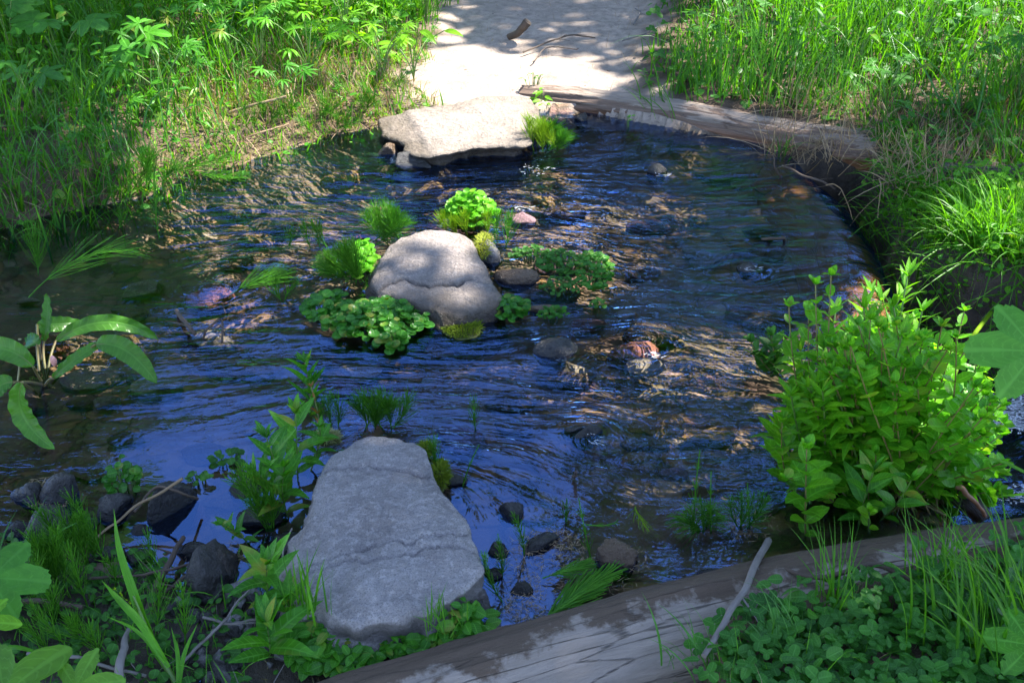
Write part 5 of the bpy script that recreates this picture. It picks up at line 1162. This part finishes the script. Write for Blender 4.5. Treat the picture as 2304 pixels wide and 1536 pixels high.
# floating needles
def floaters(spec, label, mat=DRY):
    mb = MB()
    for (cx, cy, rx, ry, n_) in spec:
        a = rng.uniform(0, 6.28, n_); r = np.sqrt(rng.random(n_)); q = np.array([P(cx + rx * rr * math.cos(aa), cy + ry * rr * math.sin(aa), .005) for rr, aa in zip(r, a)])
        strips(mb, q, rng.uniform(0, 6.28, n_), np.full(n_, 1.5), rng.uniform(-.2, .2, n_), rng.uniform(.006, .022, n_), np.full(n_, .0016), 3, twist=np.zeros(n_))
    return tag(mb.build('floating_debris', mat), label, 'debris', kind='stuff')
floaters([(1230, 1260, 110, 70, 330), (1260, 1210, 60, 20, 60), (1400, 1340, 70, 40, 70), (1180, 1360, 50, 40, 120), (110, 1110, 60, 40, 260), (520, 1240, 40, 22, 40), (1430, 1260, 26, 24, 40), (1290, 590, 90, 60, 120), (1690, 1180, 60, 40, 70), (400, 1290, 80, 40, 60), (1440, 1350, 40, 14, 30), (1300, 262, 130, 16, 160)], 'pale needles and bits of straw floating on the calm water')
floaters([(1560, 285, 170, 16, 120)], 'orange bark crumbs along the far log', REDSTEM)
# pebbles and crumbs on the path
mb = MB()
v, f = rockmesh((1, .8, .6), 4, 8, hi=False) if False else (ico(1)[0], ico(1)[1])
for q in uniform_region(2600, -1.0, 1.6, 4.2, 8, lambda px, py, do, dc, pth: sstep(0, .1, pth)):
    s = rng.uniform(.0025, .009) * rng.uniform(.5, 1.2); mb.add(v * [s, s * .8, s * .6] * rng.uniform(.7, 1.3, (len(v), 1)) + q, f)
tag(mb.build('gravel', BROWNROCK, smooth=False), 'dark crumbs and tiny stones scattered on the dusty path', 'gravel', kind='stuff')
pts = uniform_region(2600, -.8, 2.0, 4.1, 8, lambda px, py, do, dc, pth: sstep(-.06, .0, pth) * (.12 + .8 * sstep(.35, .05, pth))); lawn('plant_debris', pts, .07, .0022, DRY, 'dry stems scattered on the path and its edges', lean=1.5, bend=.1, nseg=3, cat='debris')
# ================================================================== trees
SUN_AZ, SUN_EL = R(68), R(52)
SV = np.array([math.cos(SUN_EL) * math.sin(SUN_AZ), math.cos(SUN_EL) * math.cos(SUN_AZ), math.sin(SUN_EL)])
CL = leaf_lance(.6, .2, 2, .1, .45, .8)
LIT = [  # sunny spots on the ground: picture x, y, radii, openness
 (1110, 175, 250, 62, 1), (1060, 275, 270, 90, 1), (1300, 185, 110, 32, 1), (760, 90, 260, 110, .97), (650, 300, 270, 75, .95), (430, 260, 180, 120, .95), (400, 60, 150, 80, .4), (200, 300, 90, 60, .5), (560, 390, 110, 40, .8), (330, 420, 80, 45, .7), (1300, 90, 60, 8, .8), (1340, 10, 70, 9, .8), (1360, 225, 110, 14, .9),
 (1250, 300, 110, 60, .85), (1150, 400, 260, 55, .9), (920, 430, 230, 45, .8), (1350, 500, 160, 50, .5), (760, 370, 150, 40, .8), (980, 500, 190, 55, .97), (990, 565, 110, 52, .75), (790, 580, 70, 55, .9), (1060, 670, 50, 14, .6), (620, 440, 160, 40, .6), (480, 520, 110, 26, .6), (500, 640, 110, 30, .9), (300, 640, 60, 24, .6), (170, 660, 120, 30, .7),
 (110, 745, 120, 50, .75), (250, 780, 110, 30, .5), (1430, 765, 150, 60, 1), (1610, 690, 190, 60, 1), (1540, 800, 180, 60, 1), (1470, 860, 140, 24, .4), (1380, 1030, 110, 30, .9), (1420, 1220, 110, 40, .7), (1340, 985, 30, 16, 1),
 (1950, 800, 240, 190, .9), (2100, 950, 180, 200, .9), (1850, 1050, 110, 110, .8), (2010, 590, 80, 60, .9), (1990, 880, 310, 280, .98), (2180, 600, 130, 150, .85), (2230, 920, 110, 110, .9), (2260, 1210, 90, 26, .9), (1960, 1180, 60, 30, .6), (1640, 120, 170, 110, .95), (1850, 150, 160, 140, .85), (2120, 130, 200, 140, .9), (2260, 320, 90, 60, .4),
 (1620, 262, 140, 26, .8), (1850, 305, 130, 20, .7), (2020, 350, 70, 14, .7), (1500, 275, 60, 14, .8), (2250, 450, 60, 70, .6), (2250, 800, 80, 80, .9), (2200, 1380, 90, 20, .4), (60, 540, 60, 20, .3)]
for k in range(60):                                     # small flecks of sun let through over the water
    LIT.append((rng.uniform(150, 1800), rng.uniform(340, 1060), rng.uniform(28, 75), rng.uniform(9, 22), 1))
LIT = [(a, b, ra * 1.3, rb * 1.45, min(1, o_ * 1.12)) if 330 < b < 1100 and a < 1750 else (a, b, ra, rb, o_) for a, b, ra, rb, o_ in LIT if not (650 < a < 1080 and 940 < b < 1400)]
gxx, gyy = np.meshgrid(np.arange(-3.8, 3.8, .085), np.arange(.7, 8.2, .085)); gxx, gyy = gxx.ravel(), gyy.ravel()
gxx = gxx + rng.uniform(-.04, .04, len(gxx)); gyy = gyy + rng.uniform(-.04, .04, len(gyy))
ppx, ppy = PX(gxx, gyy, gxx * 0 + .06)
open_ = np.zeros_like(gxx)
for (a, b, ra, rb, o_) in LIT:
    d = np.hypot((ppx - a) / ra, (ppy - b) / rb); open_ = np.maximum(open_, o_ * sstep(1.18, .82, d))
far_open = ((ppy < -60) * .5); open_ = np.maximum(open_, far_open)
keep = rng.random(len(gxx)) > open_ ** .4
gk = np.c_[gxx, gyy, np.full(len(gxx), .06)][keep]
deep = (open_[keep] < .03) & (gk[:, 1] < 3.4); gk = np.vstack([gk, gk[deep] + rng.normal(0, .04, (deep.sum(), 3)) * [1, 1, 0]])
hh = rng.uniform(3.9, 6.6, len(gk))
# boughs: clusters at a common height so that the crown hangs together
hh = 4.2 + 2.4 * (.5 + .5 * fbm(gk[:, 0] * .9, gk[:, 1] * .9, oct=2, s=91)) + rng.uniform(-.35, .35, len(gk))
cc = gk + SV * (hh / SV[2])[:, None]  # unseen crown leaves set sunward of each ground spot meant to be shaded
owner = (fbm(cc[:, 0] * .3, cc[:, 1] * .3, oct=1, s=2) > 0).astype(int)
for ti, (tx, ty, th_, lab) in enumerate([(7.6, 3.4, 7.5, 'leafy alder outside the picture, its crown shaped to shade the near pool'), (7.0, 7.6, 8.0, 'leafy alder outside the picture, its crown shaped to shade the far bank')]):
    root = thing('alder_tree', (tx, ty, .2), lab, 'tree'); base = np.array([tx, ty, .2]); q = cc[(cc[:, 1] > 5.2).astype(int) == ti] - base
    ms = MB(); tube(ms, spline([[0, 0, -.3], [-.1, .05, 2], [-.3, 0, 4.5], [-.5, .1, th_ - .5]], 20), np.linspace(.2, .06, 20), 14); ms.build('trunk', TRUNK, root)
    for k in range(14):
        e = q[rng.integers(len(q))]; zb_ = rng.uniform(2.5, max(2.6, min(e[2], th_ - 1))); mb_ = MB(); c = spline([[-.2 * zb_ / 4, 0, zb_], e * .5 + [0, 0, zb_ * .5 + .2], e], 16); tube(mb_, c, np.linspace(.05, .008, 16), 8)
        for j in range(7):
            b_ = q[np.argmin(np.linalg.norm(q - (c[rng.integers(7, 16)] + rng.normal(0, .35, 3)), axis=1))]; s_i = rng.integers(5, 14); tube(mb_, curve(c[s_i], (c[s_i] + b_) / 2 + [0, 0, .1], b_, 7), np.linspace(.012, .003, 7), 5, cap=False)
        mb_.build('limb', TRUNK, root)
    ml = MB()
    for rep in range(6):
        pp = q + rng.normal(0, .04, q.shape); m = len(pp); a = rng.uniform(0, 6.28, m)
        put(ml, CL, pp, np.c_[np.cos(a), np.sin(a), rng.uniform(-.5, .3, m)], SV + rng.normal(0, .4, (m, 3)), rng.uniform(.09, .15, m))
    ml.build('crown', CANOPY, root)
def conifer(x, y, h, r, label, seed, group=None):
    base = np.array([x, y, float(TZ(x, y)[0])]); root = thing('pine_tree', base, label, 'tree', group); ms = MB(); tube(ms, [[0, 0, -.3], [0, 0, h * .5], [.05, 0, h]], [.16, .1, .02], 10); ms.build('trunk', TRUNK, root)
    n_ = 4200; t = rng.random(n_) ** .8; z = h * (.12 + .88 * t); rr = r * (1 - t) ** .6 * np.sqrt(rng.random(n_)) * (1 + .35 * np.sin(z * 7)); a = rng.uniform(0, 6.28, n_)
    ml = MB(); put(ml, CL, np.c_[rr * np.cos(a), rr * np.sin(a), z], np.c_[np.cos(a), np.sin(a), rng.uniform(-.5, .1, n_)], None, rng.uniform(.18, .4, n_)); ml.build('crown', CANOPY, root)
tl = [(-4.6, 8.2, 6.6, 1.7), (-6.0, 10.5, 8.5, 2.2), (-3.6, 11.2, 6.2, 1.7), (-7.8, 13, 9, 2.4)]
for k in range(15):
    a = R(-38 + k * 5.6 + rng.uniform(-1.5, 1.5)); d = 13 + rng.uniform(-.6, 5); tl.append((d * math.sin(a), d * math.cos(a), (d - 3) * math.tan(R(rng.choice([22, 28, 31, 35, 39]))) + .3, 1.5 + rng.random() * .7))
for i, (x, y, h, r) in enumerate(tl):
    conifer(x, y, h, r, 'pine beyond the far bank that only shows as a reflection', i, 'pines beyond the far bank')
# ================================================================== light
SUN_AZ, SUN_EL = R(68), R(52)
SV = np.array([math.cos(SUN_EL) * math.sin(SUN_AZ), math.cos(SUN_EL) * math.cos(SUN_AZ), math.sin(SUN_EL)])
sl = bpy.data.lights.new('sun', 'SUN'); sl.energy = 5.0; sl.angle = R(.5); sl.color = (1, .95, .86)
so = bpy.data.objects.new('sun', sl); COL.objects.link(so)
so.rotation_euler = Vector(SV.tolist()).to_track_quat('Z', 'Y').to_euler(); so.location = (4, 4, 9)
w = bpy.data.worlds.new('World'); scene.world = w; w.use_nodes = True; nt = w.node_tree; nt.nodes.clear(); g = G(nt)
sky = g.n('ShaderNodeTexSky', sky_type='NISHITA', sun_disc=False, sun_elevation=SUN_EL, sun_rotation=SUN_AZ, altitude=1200)
sky.air_density = 1.0; sky.dust_density = .0; sky.ozone_density = 2.5
hs = g.n('ShaderNodeHueSaturation', {'Color': sky.outputs[0], 'Saturation': .95})
hs = g.n('ShaderNodeMix', {0: 1.0, 6: hs.outputs[0], 7: (1.06, .97, .94, 1)}, data_type='RGBA', blend_type='MULTIPLY')
bg = g.n('ShaderNodeBackground', {'Color': hs.outputs[2], 'Strength': .15})
o = nt.nodes.new('ShaderNodeOutputWorld'); nt.links.new(bg.outputs[0], o.inputs[0])
vs = scene.view_settings; vs.view_transform = 'Standard'; vs.look = 'None'; vs.gamma = 1; vs.exposure = 2.25
scene.render.engine = 'CYCLES'
cy = scene.cycles; cy.max_bounces = 8; cy.transparent_max_bounces = 12; cy.diffuse_bounces = 3; cy.glossy_bounces = 3; cy.transmission_bounces = 5
cy.sample_clamp_indirect = 6; cy.use_denoising = True; cy.caustics_refractive = True; cy.caustics_reflective = False
